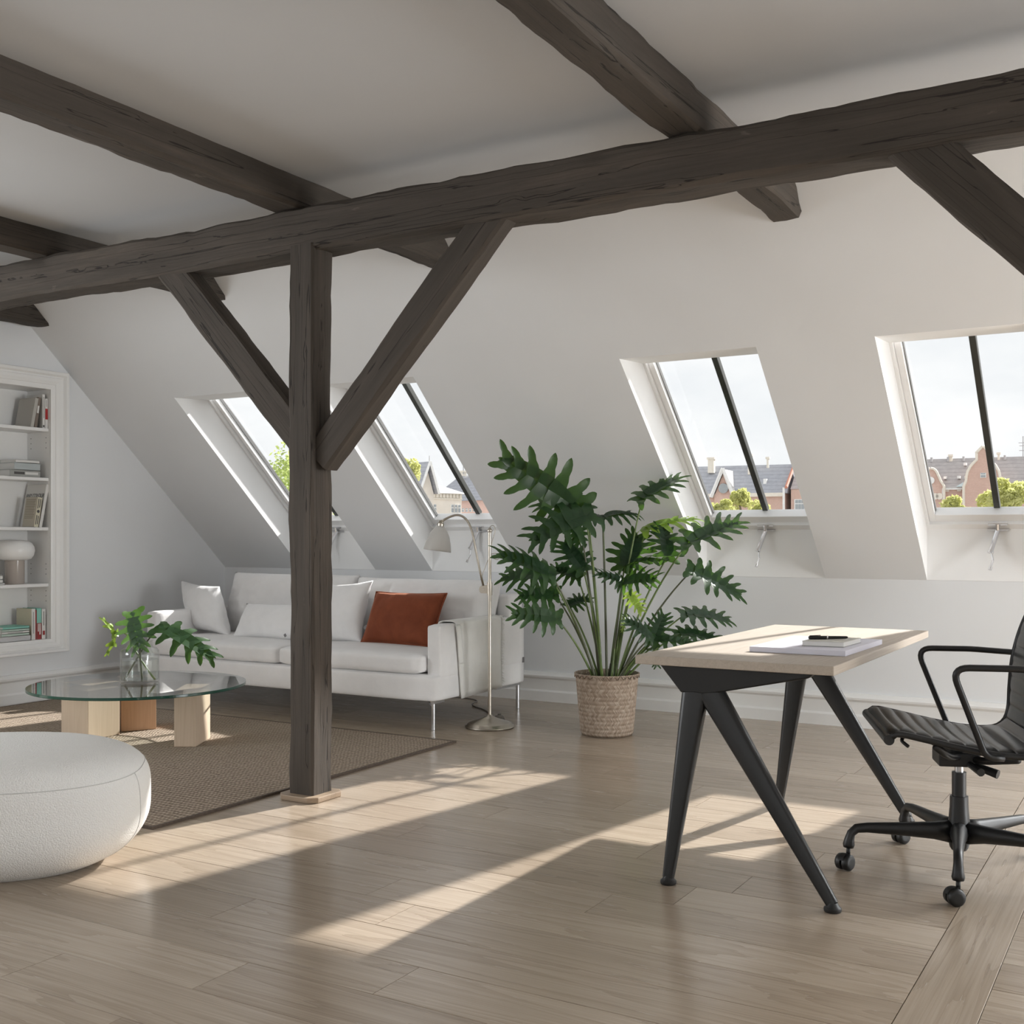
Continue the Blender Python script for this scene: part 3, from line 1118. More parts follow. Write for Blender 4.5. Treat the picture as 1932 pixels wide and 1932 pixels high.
# mushroom lamp on the fourth shelf
zl = SHZ[3] + .0005
ml = thing('table_lamp', 'small mushroom table lamp with white shade on the fourth shelf', 'lamp', (XL - .125, 4.905, zl))
c0 = Vector((XL - .125, 4.905, zl))
MB().lathe([(.060, 0), (.063, .006), (.063, .165)], c0, 32).build('lamp_base', M['taupe_glaze'], ml, smooth=True, auto=.7)
pr = [(.03, .160), (.075, .160), (.105, .170), (.122, .195), (.128, .225), (.124, .252), (.108, .278), (.085, .292), (.05, .298), (.0, .299)]
MB().lathe(pr, c0, 40, cap=False).build('lamp_shade', M['opal'], ml, smooth=True)
for k, (th_, cc, yy_, lab) in enumerate(((.012, cw, 4.77, 'bottom white booklet beside the mushroom lamp'), (.024, cw, 4.755, 'middle white book beside the mushroom lamp'), (.026, cw, 4.755, 'top white book beside the mushroom lamp'))):
    zz_ = zl + (0, .0125, .0370)[k]
    flatbook(yy_ - .16, yy_ + .0, zz_, th_, .16, cc, lab, 'white books stacked beside the mushroom lamp', xoff=-.01, marks=[(-.9, .95, .86, 1.0, cg)] if k else None)

# lowest shelf: standing books and a stack in front
z = NZ0 + .0005
g5 = 'books standing on the lowest shelf'
book((BKX, 5.062, z), (.030, .14, .205), cw, 'white paperback at the right end of the lowest shelf', marks=[(-.15, .15, .45, .92, cg), (-.25, .3, .13, .27, cdred)], group=g5)
book((BKX, 5.026, z), (.036, .15, .212), cteal, 'teal and dark red paperback on the lowest shelf', spine=[(.0, .52, cdred)], marks=[(-.3, -.1, .25, .5, cw), (.05, .28, .15, .5, cw)], group=g5)
book((BKX, 5.001, z), (.010, .15, .20), cdred, 'thin red-spined book between cream and teal ones on the lowest shelf', group=g5)
book((BKX + .004, 4.978, z), (.030, .16, .21), ccream, 'cream book with a framed cover standing left on the lowest shelf', rot=(0, 0, 0), spine=[(.0, 1, cw)], marks=[(-.12, .12, .2, .9, cg)], group=g5)
st = [(.036, cgold, 'silver book at the bottom of the lowest shelf stack', 4.72, 4.95), (.016, cmint, 'mint book second from below in the lowest shelf stack', 4.73, 4.94),
      (.015, cw, 'white book in the middle of the lowest shelf stack', 4.735, 4.94), (.014, cmint, 'mint book fourth from below in the lowest shelf stack', 4.735, 4.94), (.017, cteal, 'teal book on top of the lowest shelf stack', 4.74, 4.94)]
zz_ = z
for th_, cc, lab, ya, yb in st:
    flatbook(ya, yb, zz_, th_, .17, cc, lab, 'books stacked flat on the lowest shelf', xoff=.012, marks=[(-.6, .5, .3, .6, cg)] if cc is cw else None)
    zz_ += th_ + .0006

# ================================================================== RUG
RX0, RX1, RY0, RY1 = -6.60, -3.368, 3.02, 5.13
rug = thing('rug', 'large brown woven sisal rug under the coffee table', 'rug', ((RX0 + RX1) / 2, (RY0 + RY1) / 2, 0))
MB().box((RX0 + .012, RY0 + .012, .0006), (RX1 - .012, RY1 - .012, .0095)).build('pile', M['rug'], rug, bevel=.002)
mb = MB()
for a, b in (((RX0, RY0, .0005), (RX1, RY0 + .013, .0105)), ((RX0, RY1 - .013, .0005), (RX1, RY1, .0105)),
             ((RX0, RY0 + .013, .0005), (RX0 + .013, RY1 - .013, .0105)), ((RX1 - .013, RY0 + .013, .0005), (RX1, RY1 - .013, .0105))):
    mb.box(a, b)
mb.build('binding', M['rug_edge'], rug)

# ================================================================== SOFA
SX0, SX1, SY0, SY1 = -6.11, -3.665, 5.34, 6.40
sofa = thing('sofa', 'white two-seat fabric sofa on slim metal legs', 'sofa', ((SX0 + SX1) / 2, (SY0 + SY1) / 2, 0))
SB0, SB1 = .165, .318
def sbox(name, a, b, r, mat=M['sofa'], par=sofa, n=10, puff=(0, 0, 0), wob=0.0, seed=0):
    a, b = Vector(a), Vector(b)
    return MB().soft((a + b) / 2, b - a, r, n, puff, wob=wob, seed=seed).build(name, mat, par, smooth=True)
sbox('base', (SX0, SY0, SB0), (SX1, SY1, SB1), .022)
sbox('armrest', (SX1 - .105, SY0 + .085, SB1 - .03), (SX1, SY1, .605), .02, n=12)
sbox('armrest', (SX0, SY0 + .085, SB1 - .03), (SX0 + .105, SY1, .605), .02, n=12)
sbox('backrest', (SX0 + .10, SY1 - .16, SB1 - .02), (SX1 - .10, SY1 - .005, .745), .03, n=12)
sbox('backrest_end', (SX1 - .115, SY1 - .175, .58), (SX1 - .012, SY1 - .004, .748), .025, n=8)
XM = -4.851
sbox('seat_cushion', (SX0 + .108, SY0 + .012, SB1), (XM - .002, SY1 - .17, .432), .034, n=14, puff=(.004, .006, .016), wob=.004)
sbox('seat_cushion', (XM + .002, SY0 + .006, SB1), (SX1 - .108, SY1 - .17, .432), .034, n=14, puff=(.004, .006, .016), wob=.004, seed=5)


def frame_of(ex, ey, raw=False):
    ex = Vector(ex).normalized()
    ey = Vector(ey)
    if raw:
        ey.normalize()
        return Matrix((ex, ey, ex.cross(ey).normalized())).transposed()
    ey = (ey - ex * ey.dot(ex)).normalized()
    return Matrix((ex, ey, ex.cross(ey))).transposed()


def pillow(name, c, w, h, th, ex, ey, mat, parent=None, seed=0, k=.07, n=30, wr=.010, power=.5, raw=False, build=True):
    c = Vector(c)
    R_ = frame_of(ex, ey, raw)
    mb = MB()
    for sg in (1, -1):
        def fn(a, b, sg=sg):
            u, v = a * 2 - 1, b * 2 - 1
            x = w / 2 * u * (1 - k * (1 - v * v) * abs(u))
            y = h / 2 * v * (1 - k * (1 - u * u) * abs(v))
            e_ = max(0, (1 - u * u)) * max(0, (1 - v * v))
            z = sg * th / 2 * e_ ** power
            q = Vector((x, y, seed * 3.1))
            rr = math.hypot(u, v)
            fold = mnoise.noise(Vector((x * 9 + seed, y * 9, 2.3))) * .6 + (1 - abs(mnoise.noise(Vector((x * 13, y * 13 + seed, 5.1)))) * 2) * .35
            z += sg * wr * fold * min(1, e_ * 5) * (0.35 + rr * .7)
            zz_ = wr * .8 * mnoise.noise(Vector((x * 5, y * 5, seed + 9)))
            return c + R_ @ Vector((x, y, z + zz_))
        mb.grid(fn, n, n)
    return mb.build(name, mat, parent, smooth=True) if build else mb


# back cushions (parts of the sofa)
lean = Vector((0, .26, .97))
pillow('back_cushion', ((SX0 + .115 + XM) / 2 + .005, SY1 - .295, .628), 1.155, .47, .30, (1, 0, 0), lean, M['sofa'], sofa, 3, k=.045, power=.36, wr=.022, n=44)
pillow('back_cushion', ((XM + SX1 - .02) / 2 - .01, SY1 - .290, .620), 1.15, .46, .30, (1, -.01, 0), lean, M['sofa'], sofa, 6, k=.05, power=.36, wr=.026, n=44)
# legs: round tube with a flat bar along the underside
for lx, ly in ((SX1 - .035, SY0 + .055), (SX1 - .035, SY1 - .035), (SX0 + .035, SY0 + .055), (SX0 + .035, SY1 - .035)):
    lg = MB().lathe([(.012, .001), (.012, SB0 - .008)], (lx, ly, 0), 14).build('leg', M['steel'], sofa, smooth=True, auto=.6)
    d = .10 if ly < 5.9 else -.28
    MB().box((lx - .011, min(ly - .012, ly + d), SB0 - .012), (lx + .011, max(ly + .012, ly + d), SB0 + .004)).build('leg_bar', M['steel'], sofa)
    if ly < 5.9:
        MB().tube([(lx - .055, ly + .02, SB0), (lx - .006, ly, SB0 - .03)], .004, 6).build('leg_strut', M['steel'], sofa)
MB().box((SX1 + .0, SY1 - .03, .30), (SX1 + .004, SY1 - .012, .335)).build('maker_tag', M['tagm'], sofa)

# loose cushions
def corners(tl, tr, bl):
    tl, tr, bl = Vector(tl), Vector(tr), Vector(bl)
    return (tr + bl) / 2, (tr - tl).length, (tl - bl).length, tr - tl, tl - bl

c1 = thing('cushion', 'large white cushion leaning on the left arm of the sofa', 'cushion', (-5.9, 5.82, .44))
pillow('cover', (-5.975, 5.84, .610), .50, .46, .20, (.965, -.2, -.06), (-.58, .34, .74), M['cushion'], c1, 11, k=.09, wr=.014, raw=True)
c2 = thing('cushion', 'small white lumbar cushion lying left of the post', 'cushion', (-5.3, 5.72, .44))
pillow('cover', (-5.255, 5.735, .548), .56, .26, .14, (1, .03, 0), (.06, .55, .83), M['cushion'], c2, 15, k=.06, wr=.014)
MB().obox(Vector((-5.035, 5.625, .458)), Vector((.8, -.1, .5)).normalized(), Vector((.1, 1, 0)), Vector((-.5, 0, .8)).normalized(), (0, 0, 0), (.02, .002, .02)).build('fabric_tag', M['tagm'], c2)
c3 = thing('cushion', 'square white cushion half hidden by the post', 'cushion', (-4.8, 5.85, .44))
pillow('cover', (-4.76, 5.84, .618), .47, .43, .16, (.96, .03, .06), (.10, .36, .93), M['cushion'], c3, 19, k=.10, wr=.017)
c4 = thing('cushion', 'rust-red velvet cushion on the right half of the sofa', 'cushion', (-4.22, 5.85, .44))
EX4, EY4 = Vector((.985, -.03, .005)), Vector((.30, .42, .87))
cc4 = Vector((-4.205, 5.80, .602))
pillow('cover', cc4, .565, .355, .17, EX4, EY4, M['rust'], c4, 23, k=.055, wr=.010)
R4 = frame_of(EX4, EY4)
pts = []
for s in range(49):
    q = s / 48 * 4
    k_ = int(q) % 4
    f_ = q - int(q)
    u, v_ = [(-1 + 2 * f_, -1), (1, -1 + 2 * f_), (1 - 2 * f_, 1), (-1, 1 - 2 * f_)][k_]
    x = .565 / 2 * u * (1 - .055 * (1 - v_ * v_) * abs(u))
    y = .355 / 2 * v_ * (1 - .055 * (1 - u * u) * abs(v_))
    zz_ = .010 * .8 * mnoise.noise(Vector((x * 5, y * 5, 23 + 9)))
    pts.append(cc4 + R4 @ Vector((x, y, zz_)))
MB().tube(pts, .0055, 6, cap=False).build('piping', M['rust'], c4, smooth=True)
tg = cc4 + R4 @ Vector((-.28, -.09, 0))
MB().obox(tg, (R4 @ Vector((-.8, .6, 0))), (R4 @ Vector((.6, .8, 0))), R4 @ UP, (0, 0, -.001), (.026, .026, .001)).build('fabric_tag', M['tagm'], c4)

# cream throw over the right arm
th = thing('throw_blanket', 'cream wool throw draped over the right arm of the sofa', 'blanket', (SX1 - .05, 5.80, .43))
TY0, TY1 = 5.56, 6.09
prof = [(SX1 - .19, .452), (SX1 - .15, .449), (SX1 - .125, .460), (SX1 - .118, .52), (SX1 - .116, .585), (SX1 - .108, .612), (SX1 - .085, .6185), (SX1 - .03, .619), (SX1 - .004, .614), (SX1 + .003, .597), (SX1 + .0035, .55), (SX1 + .004, .47), (SX1 + .005, .38), (SX1 + .006, .28), (SX1 + .008, .175)]
def thr(off):
    def fn(a, b):
        s = b * (len(prof) - 1)
        i = min(int(s), len(prof) - 2)
        f_ = s - i
        x = prof[i][0] * (1 - f_) + prof[i + 1][0] * f_
        zz_ = prof[i][1] * (1 - f_) + prof[i + 1][1] * f_
        skew = max(0, b - .55) * .13
        y = TY0 + (TY1 - TY0) * a + skew * (1 - a) * 1.1 - .012 * math.sin(b * 9) * (1 - a)
        wv = .004 * math.sin(a * 9 + b * 3) * min(1, max(0, (b - .6) * 4)) + .003 * mnoise.noise(Vector((a * 4, b * 5, 3)))
        if b > .6:
            x += wv + .004 + off
            zz_ += (.02 * (1 - a)) * (b - .6) - .025 * (1 - a) * (b > .95)
        else:
            zz_ += off
        return Vector((x, y, zz_))
    return fn
mb = MB().grid(thr(0.0), 16, 44)
o = mb.build('cloth', M['throw'], th, smooth=True)
sm_ = o.modifiers.new('thickness', 'SOLIDIFY'); sm_.thickness = .006; sm_.offset = 0
mb = MB().grid(lambda a, b: Vector((SX1 + .0145 + .002 * math.sin(b * 6), TY0 - .005 + .05 * a + .04 * b, .600 - .235 * b)), 5, 14)
o = mb.build('folded_edge', M['throw'], th, smooth=True)
sm_ = o.modifiers.new('thickness', 'SOLIDIFY'); sm_.thickness = .005; sm_.offset = 0
fm = MB()
rf = random.Random(5)
for k in range(120):
    b = .42 + .56 * k / 119
    base = thr(0.004)(1.0, b)
    ln = rf.uniform(.012, .03)
    e_ = base + Vector((rf.uniform(.0, .010), ln, rf.uniform(-.018, .004)))
    mid = (base + e_) / 2 + Vector((.004, 0, rf.uniform(-.003, .006)))
    fm.tube([base - Vector((0, .004, 0)), mid, e_], [.0016, .0014, .0009], 4)
o = fm.build('fringe', M['throw'], th, smooth=True)
o['kind'] = 'stuff'

# ================================================================== FLOOR LAMP
LB = Vector((-3.475, 5.651, 0))
LD = 6.633
PXM = LD / F
def lp(px, py, dz=0.0):       # point in the lamp's own arm plane
    return LB + RIGHT * ((px - 924) * PXM) + UP * (H + (HY - py) * PXM) + FWD * dz
lamp = thing('floor_lamp', 'brushed nickel floor lamp with grey bell shade beside the sofa', 'lamp', LB)
MB().lathe([(.142, .0008), (.146, .006), (.144, .012), (.134, .016), (.130, .024), (.118, .030), (.05, .052), (.018, .066), (.014, .075)], LB, 48).build('base', M['nickel'], lamp, smooth=True, auto=.9)
MB().lathe([(.0105, .07), (.0105, 1.148)], LB, 16).build('pole', M['nickel'], lamp, smooth=True, auto=.6)
MB().lathe([(.0125, 1.146), (.016, 1.150), (.016, 1.156), (.011, 1.162), (.004, 1.172)], LB, 16).build('pole_cap', M['nickel'], lamp, smooth=True, auto=.6)
MB().lathe([(.0155, .775), (.0155, .85)], LB, 16).build('clamp_sleeve', M['nickel'], lamp, smooth=True, auto=.6)
jc = lp(912, 1112)
mb = MB()
pl = [jc + RIGHT * x + UP * z_ for x, z_ in ((-.014, -.022), (.028, -.024), (.028, .024), (-.008, .024), (-.022, .014), (-.026, 0), (-.022, -.014))]
mb.prism([p - FWD * .006 for p in pl], FWD * .012)
mb.lathe([(.009, -.012), (.009, .012)], jc, 12, ax=FWD, e1=RIGHT, e2=UP)
mb.build('joint', M['nickel'], lamp, bevel=.0015)
armp = [jc + UP * .02, lp(905, 1075)] + bez(lp(893, 1013), lp(884, 968), lp(858, 972), 12) + bez(lp(855, 973), lp(845, 976), lp(834, 983), 5)
MB().tube(armp, .0068, 10).build('arm', M['nickel'], lamp, smooth=True)
sax = (lp(832, 986) - lp(825, 1039)).normalized()      # shade axis, up
s0 = lp(825, 1039)
e1 = (RIGHT - sax * RIGHT.dot(sax)).normalized()
e2 = sax.cross(e1)
hz = (lp(832, 992) - s0).length
MB().tube([lp(835, 982), lp(832, 990)], .010, 12).build('swivel', M['nickel'], lamp, smooth=True)
MB().lathe([(.020, hz - .004), (.020, hz + .012), (.013, hz + .020), (.010, hz + .03)], s0, 16, ax=sax, e1=e1, e2=e2).build('shade_cap', M['nickel'], lamp, smooth=True, auto=.6)
sp_ = [(.079, 0), (.077, .012), (.070, .05), (.058, .09), (.042, .12), (.026, .142), (.016, .149)]
sp_ = [(r * 1.04, z_ * hz / .149) for r, z_ in sp_]
shade = MB().lathe(sp_, s0, 40, cap=False, ax=sax, e1=e1, e2=e2).build('lamp_shade', M['lamp_shade'], lamp, smooth=True)
sm_ = shade.modifiers.new('thickness', 'SOLIDIFY'); sm_.thickness = .002; sm_.offset = -1
# cord: loops from the pole top down to the arm, then on the floor with a foot switch
cp = [lp(924, 1001)] + bez(lp(925, 993), lp(934, 988), lp(934, 1000), 6) + bez(lp(934, 1004), lp(927, 1024), lp(926, 1036), 6) + bez(lp(926, 1042), lp(930, 1056), lp(938, 1056), 5) + \
    bez(lp(942, 1053), lp(942, 1044), lp(934, 1044), 5) + bez(lp(926, 1045), lp(916, 1066), lp(907, 1094), 6)
MB().tube(cp, .0022, 6).build('upper_cord', M['nickel'], lamp, smooth=True)
cf = [Vector((p.x, p.y, .004)) for p in (atZ(960, 1373, 0), atZ(970, 1367, 0), atZ(958, 1361, 0), atZ(936, 1358, 0), atZ(928, 1352, 0), atZ(915, 1340, 0), atZ(893, 1334, 0), atZ(890, 1328, 0), atZ(903, 1324, 0), atZ(893, 1320, 0), atZ(870, 1317, 0), atZ(850, 1316, 0))]
MB().tube(arc(cf, .06, 4), .0035, 6).build('floor_cord', M['cord'], lamp, smooth=True)
fsw = atZ(942, 1358, 0)
MB().lathe([(.034, .001), (.034, .012), (.026, .024), (.010, .030), (.010, .037), (.0, .038)], fsw, 20).build('foot_switch', M['cord'], lamp, smooth=True, auto=.7)

# ================================================================== COFFEE TABLE
TC = Vector((-4.856, 4.261, 0))
TR = .567
RT = .0105      # rug top
ct = thing('coffee_table', 'round glass coffee table on three pale wooden blocks', 'table', (TC.x, TC.y, RT))
ZT0, ZT1 = .308, .323
n = 96
mb = MB()
rim = [(TR * math.cos(2 * math.pi * k / n), TR * math.sin(2 * math.pi * k / n)) for k in range(n)]
mb.quad(*[TC + Vector((x, y, ZT1)) for x, y in rim])
mb.quad(*[TC + Vector((x, y, ZT0)) for x, y in rim][::-1])
mb.build('glass_top', M['glass_top'], ct)
mb = MB().lathe([(TR - .0015, ZT0), (TR, ZT0 + .002), (TR, ZT1 - .002), (TR - .0015, ZT1)], TC, n, cap=False)
mb.build('glass_edge', M['glass_edge'], ct, smooth=True, auto=.5)
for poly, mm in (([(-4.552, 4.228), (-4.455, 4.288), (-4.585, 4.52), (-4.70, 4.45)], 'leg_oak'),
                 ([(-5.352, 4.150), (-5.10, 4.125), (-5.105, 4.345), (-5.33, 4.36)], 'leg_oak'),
                 ([(-5.165, 4.405), (-5.066, 4.572), (-5.22, 4.68), (-5.32, 4.5)], 'leg_oak_bounce')):
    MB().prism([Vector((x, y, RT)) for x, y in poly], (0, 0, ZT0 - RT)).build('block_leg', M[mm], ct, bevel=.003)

# ================================================================== VASE
VC = Vector((-4.887, 4.295, ZT1 + .0003))
vase = thing('glass_vase', 'clear glass bottle vase half full of water on the coffee table', 'vase', VC)
vo = [(.0, .0), (.094, .0), (.102, .006), (.104, .016), (.104, .155), (.101, .172), (.088, .186), (.072, .191), (.067, .198), (.066, .222), (.070, .228)]
vi = [(.067, .228), (.062, .222), (.063, .197), (.069, .187), (.085, .181), (.097, .170), (.099, .155), (.099, .020), (.09, .014), (.0, .014)]
MB().lathe(vo + vi, VC, 48, cap=False).build('bottle', M['glass_vase'], vase, smooth=True, auto=.9)
MB().lathe([(.0985, .0150), (.0985, .125)], VC, 48).build('water', M['water'], vase, smooth=True, auto=.6)


# ================================================================== LEAVES
def leaf_mesh(seed, n=7, width=.46, arch=.22, droop=.25, fold=.25):
    r_ = random.Random(seed)
    vs_, fs = [], []

    def mid(t_):
        return Vector((.03 * math.sin(t_ * 3 + seed), t_, -arch * t_ * t_ + .02 * math.sin(t_ * 5)))

    def lobe(o, ang, ln, hw, sg, dr):
        d = Vector((sg * math.sin(ang), math.cos(ang), 0))
        pn = Vector((d.y, -d.x, 0))
        b = len(vs_)
        st_ = [(0, 1.35), (.25, 1.3), (.42, 1.1), (.56, .78), (.72, .80), (.86, .62), (.95, .34), (1.0, .03)]
        cv = r_.uniform(-.10, .18) * sg
        for s, wv in st_:
            c = o + d * (ln * s) + Vector((-d.y * cv * s * s * ln * sg, abs(cv) * s * s * ln, 0))
            zz_ = fold * s * ln * (1 - s * .6) - dr * ln * s * s
            for q in (-1, 0, 1):
                vs_.append(c + pn * (q * hw * wv) + Vector((0, 0, zz_ + (.012 if q else 0))))
        for i in range(len(st_) - 1):
            for q in (0, 1):
                a = b + i * 3 + q
                fs.append((a, a + 1, a + 4, a + 3))

    for sg in (-1, 1):
        for k in range(n):
            t_ = .02 + .90 * (k / (n - 1)) ** 1.05
            f_ = k / (n - 1)
            ln = width * .92 * (.80 + .55 * math.sin(min(1, f_ * 1.25) * math.pi * .5) - .98 * max(0, f_ - .30) ** 1.1) * r_.uniform(.90, 1.08)
            ang = math.radians(128 - 92 * f_ ** .8) + r_.uniform(-.06, .06)
            lobe(mid(t_), ang, ln, (.078 - .030 * f_) * r_.uniform(.9, 1.1) * (7 / n) ** .7 * max(1.0, width / .5) ** .9, sg, droop * r_.uniform(.6, 1.4))
    lobe(mid(.90), 0, .16, .034, 1, droop)
    for sg in (-1, 1):              # continuous web along the midrib
        b = len(vs_)
        ns_ = 14
        for k in range(ns_ + 1):
            f_ = k / ns_
            t_ = .0 + .94 * f_
            ln = width * .92 * (.80 + .55 * math.sin(min(1, f_ * 1.25) * math.pi * .5) - .98 * max(0, f_ - .30) ** 1.1)
            wd_ = .36 * ln * min(1, .5 + f_ * 4)
            m_ = mid(t_)
            vs_.append(m_ + Vector((0, 0, -.002)))
            vs_.append(m_ + Vector((sg * wd_ * .95, wd_ * .25, fold * wd_ * .8 - .002)))
        for k in range(ns_):
            a = b + 2 * k
            fs.append((a, a + 1, a + 3, a + 2))
    me = bpy.data.meshes.new('leaf_blade')
    me.from_pydata(vs_, [], fs)
    for p in me.polygons:
        p.use_smooth = True
    # raised pale midrib along the blade
    return me


LEAF = {}


def place_leaf(name, B, T, N, parent, mat, seed, wide=1.0, **kw):
    key = (seed, mat.name, tuple(sorted(kw.items())))
    if key not in LEAF:
        me = leaf_mesh(seed, **kw)
        me.materials.append(mat)
        LEAF[key] = me
    o = bpy.data.objects.new(name, LEAF[key])
    COL.objects.link(o)
    y = (T - B)
    L = y.length
    y.normalize()
    zt = (N - y * N.dot(y)).normalized()
    x = y.cross(zt)
    R_ = Matrix((x * L * wide, y * L, zt * L)).transposed().to_4x4()
    o.parent = parent
    o.matrix_local = Matrix.Translation(B - ORG[parent.name]) @ R_
    return o


# cuttings in the vase
def vpx(px, py, dd=0.0):
    d = (ZT1 - H) / ray(264, 1288).z
    return at(px, py, d + dd)
def crop2(cx_, cy_, dd=0.0):
    return vpx(cx_ / 4.025, 1100 + cy_ / 4.025, dd)
def cutting(label, foot, knee, B, T, N, seed, wide=1.0, mat='leaf', mid=None, extra=(), **kw):
    c = thing('leaf_cutting', label, 'leaf cutting', foot, 0, 'leaf cuttings in the glass vase')
    pts_ = bez(foot, knee, mid if mid else (knee + B) / 2, 8)
    if mid:
        pts_ += bez(mid, mid + (mid - knee) * .5, B, 8)[1:]
    else:
        pts_ += [B]
    MB().tube(pts_, [.0058 - .0028 * k / (len(pts_) - 1) for k in range(len(pts_))], 8).build('stalk', M['stalk_dark'] if mat == 'leaf' else M['petiole'], c, smooth=True)
    place_leaf('leaf', B, T, N, c, M[mat], seed, wide, **kw)
    for (b2, t2, s2) in extra:
        place_leaf('leaf', b2, t2, N, c, M[mat], s2, wide, **kw)
    return c

vb = VC + Vector((0, 0, .016))
tocam = -FWD
cutting('leaf cutting in the vase with its leaf upright in the middle', vb + RIGHT * .012, crop2(1062, 560), crop2(1015, 255, -.03), crop2(1048, 472, -.07), (tocam * .95 + UP * .3 - RIGHT * .1), 101, 1.0, mid=crop2(1062, 470, -.02), n=6, width=.72, arch=.06, droop=.10, fold=.03)
cutting('leaf cutting in the vase with its large leaf spread to the right', vb - RIGHT * .085 + FWD * .01, crop2(1045, 560), crop2(1250, 338, -.02), crop2(1605, 525, -.06), (tocam * .55 + UP * .8 + RIGHT * .15), 102, .95, mid=crop2(1120, 440), n=6, width=.46, arch=.12, droop=.3, fold=.12)
cutting('leaf cutting in the vase with small pale leaf at the left', vb + RIGHT * .085 - FWD * .01, crop2(1050, 570), crop2(868, 385, .02), crop2(800, 270, .04), (tocam * .5 + RIGHT * .7 - UP * .1), 103, .62, mat='leaf_young', mid=crop2(985, 425, .01), # side leaves
       
        extra=((crop2(868, 390, .02), crop2(835, 535, .03), 104),), n=3, width=.55, arch=.2, droop=.3, fold=.2)

# ================================================================== BASKET AND BIG PLANT
PB = Vector((-2.782, 5.791, 0))
PD = 6.40
bs = thing('plant_basket', 'round woven splint basket holding the big plant', 'basket', PB)
bp_ = [(.130, .0008), (.142, .004), (.150, .02), (.153, .05), (.157, .1), (.163, .16), (.168, .22), (.173, .28), (.178, .335), (.180, .345)]
inn = [(.176, .345), (.172, .335), (.166, .27), (.160, .25)]
MB().lathe(bp_ + inn, PB, 96, cap=False).build('woven_body', M['basket'], bs, smooth=True)
MB().lathe([(.13, .001), (.132, .004)], PB, 48).build('bottom', M['basket'], bs)
mb = MB()
for k in range(56):
    a = 2 * math.pi * k / 56
    a2 = 2 * math.pi * (k + 1) / 56
    z0_, z1_ = (.326, .349) if k % 2 else (.349, .326)
    mb.tube([PB + Vector((.182 * math.cos(a), .182 * math.sin(a), z0_)), PB + Vector((.183 * math.cos(a2), .183 * math.sin(a2), z1_))], .0026, 5)
mb.tube([PB + Vector((.180 * math.cos(2 * math.pi * k / 48), .180 * math.sin(2 * math.pi * k / 48), .346)) for k in range(49)], .0038, 6, cap=False)
mb.build('rim_lacing', M['basket'], bs, smooth=True)
plant = thing('potted_plant', 'big split-leaf philodendron with long stalks in the woven basket', 'plant', PB + UP * .25)
MB().lathe([(.02, .245), (.158, .25), (.150, .268), (.08, .285), (.0, .29)], PB, 32).build('soil', M['soil'], plant, smooth=True)
MB().tube([PB + RIGHT * .02 + UP * .26, PB + RIGHT * .03 + UP * .33, PB + RIGHT * .035 + UP * .40], [.030, .027, .018], 10).build('trunk', M['stalk_dark'], plant, smooth=True)


def cp1(cx_, cy_, dd=0.0):
    return at(930 + cx_ / 3.22, 840 + cy_ / 3.22, PD + dd)


UPN = Vector((0, 0, 1))
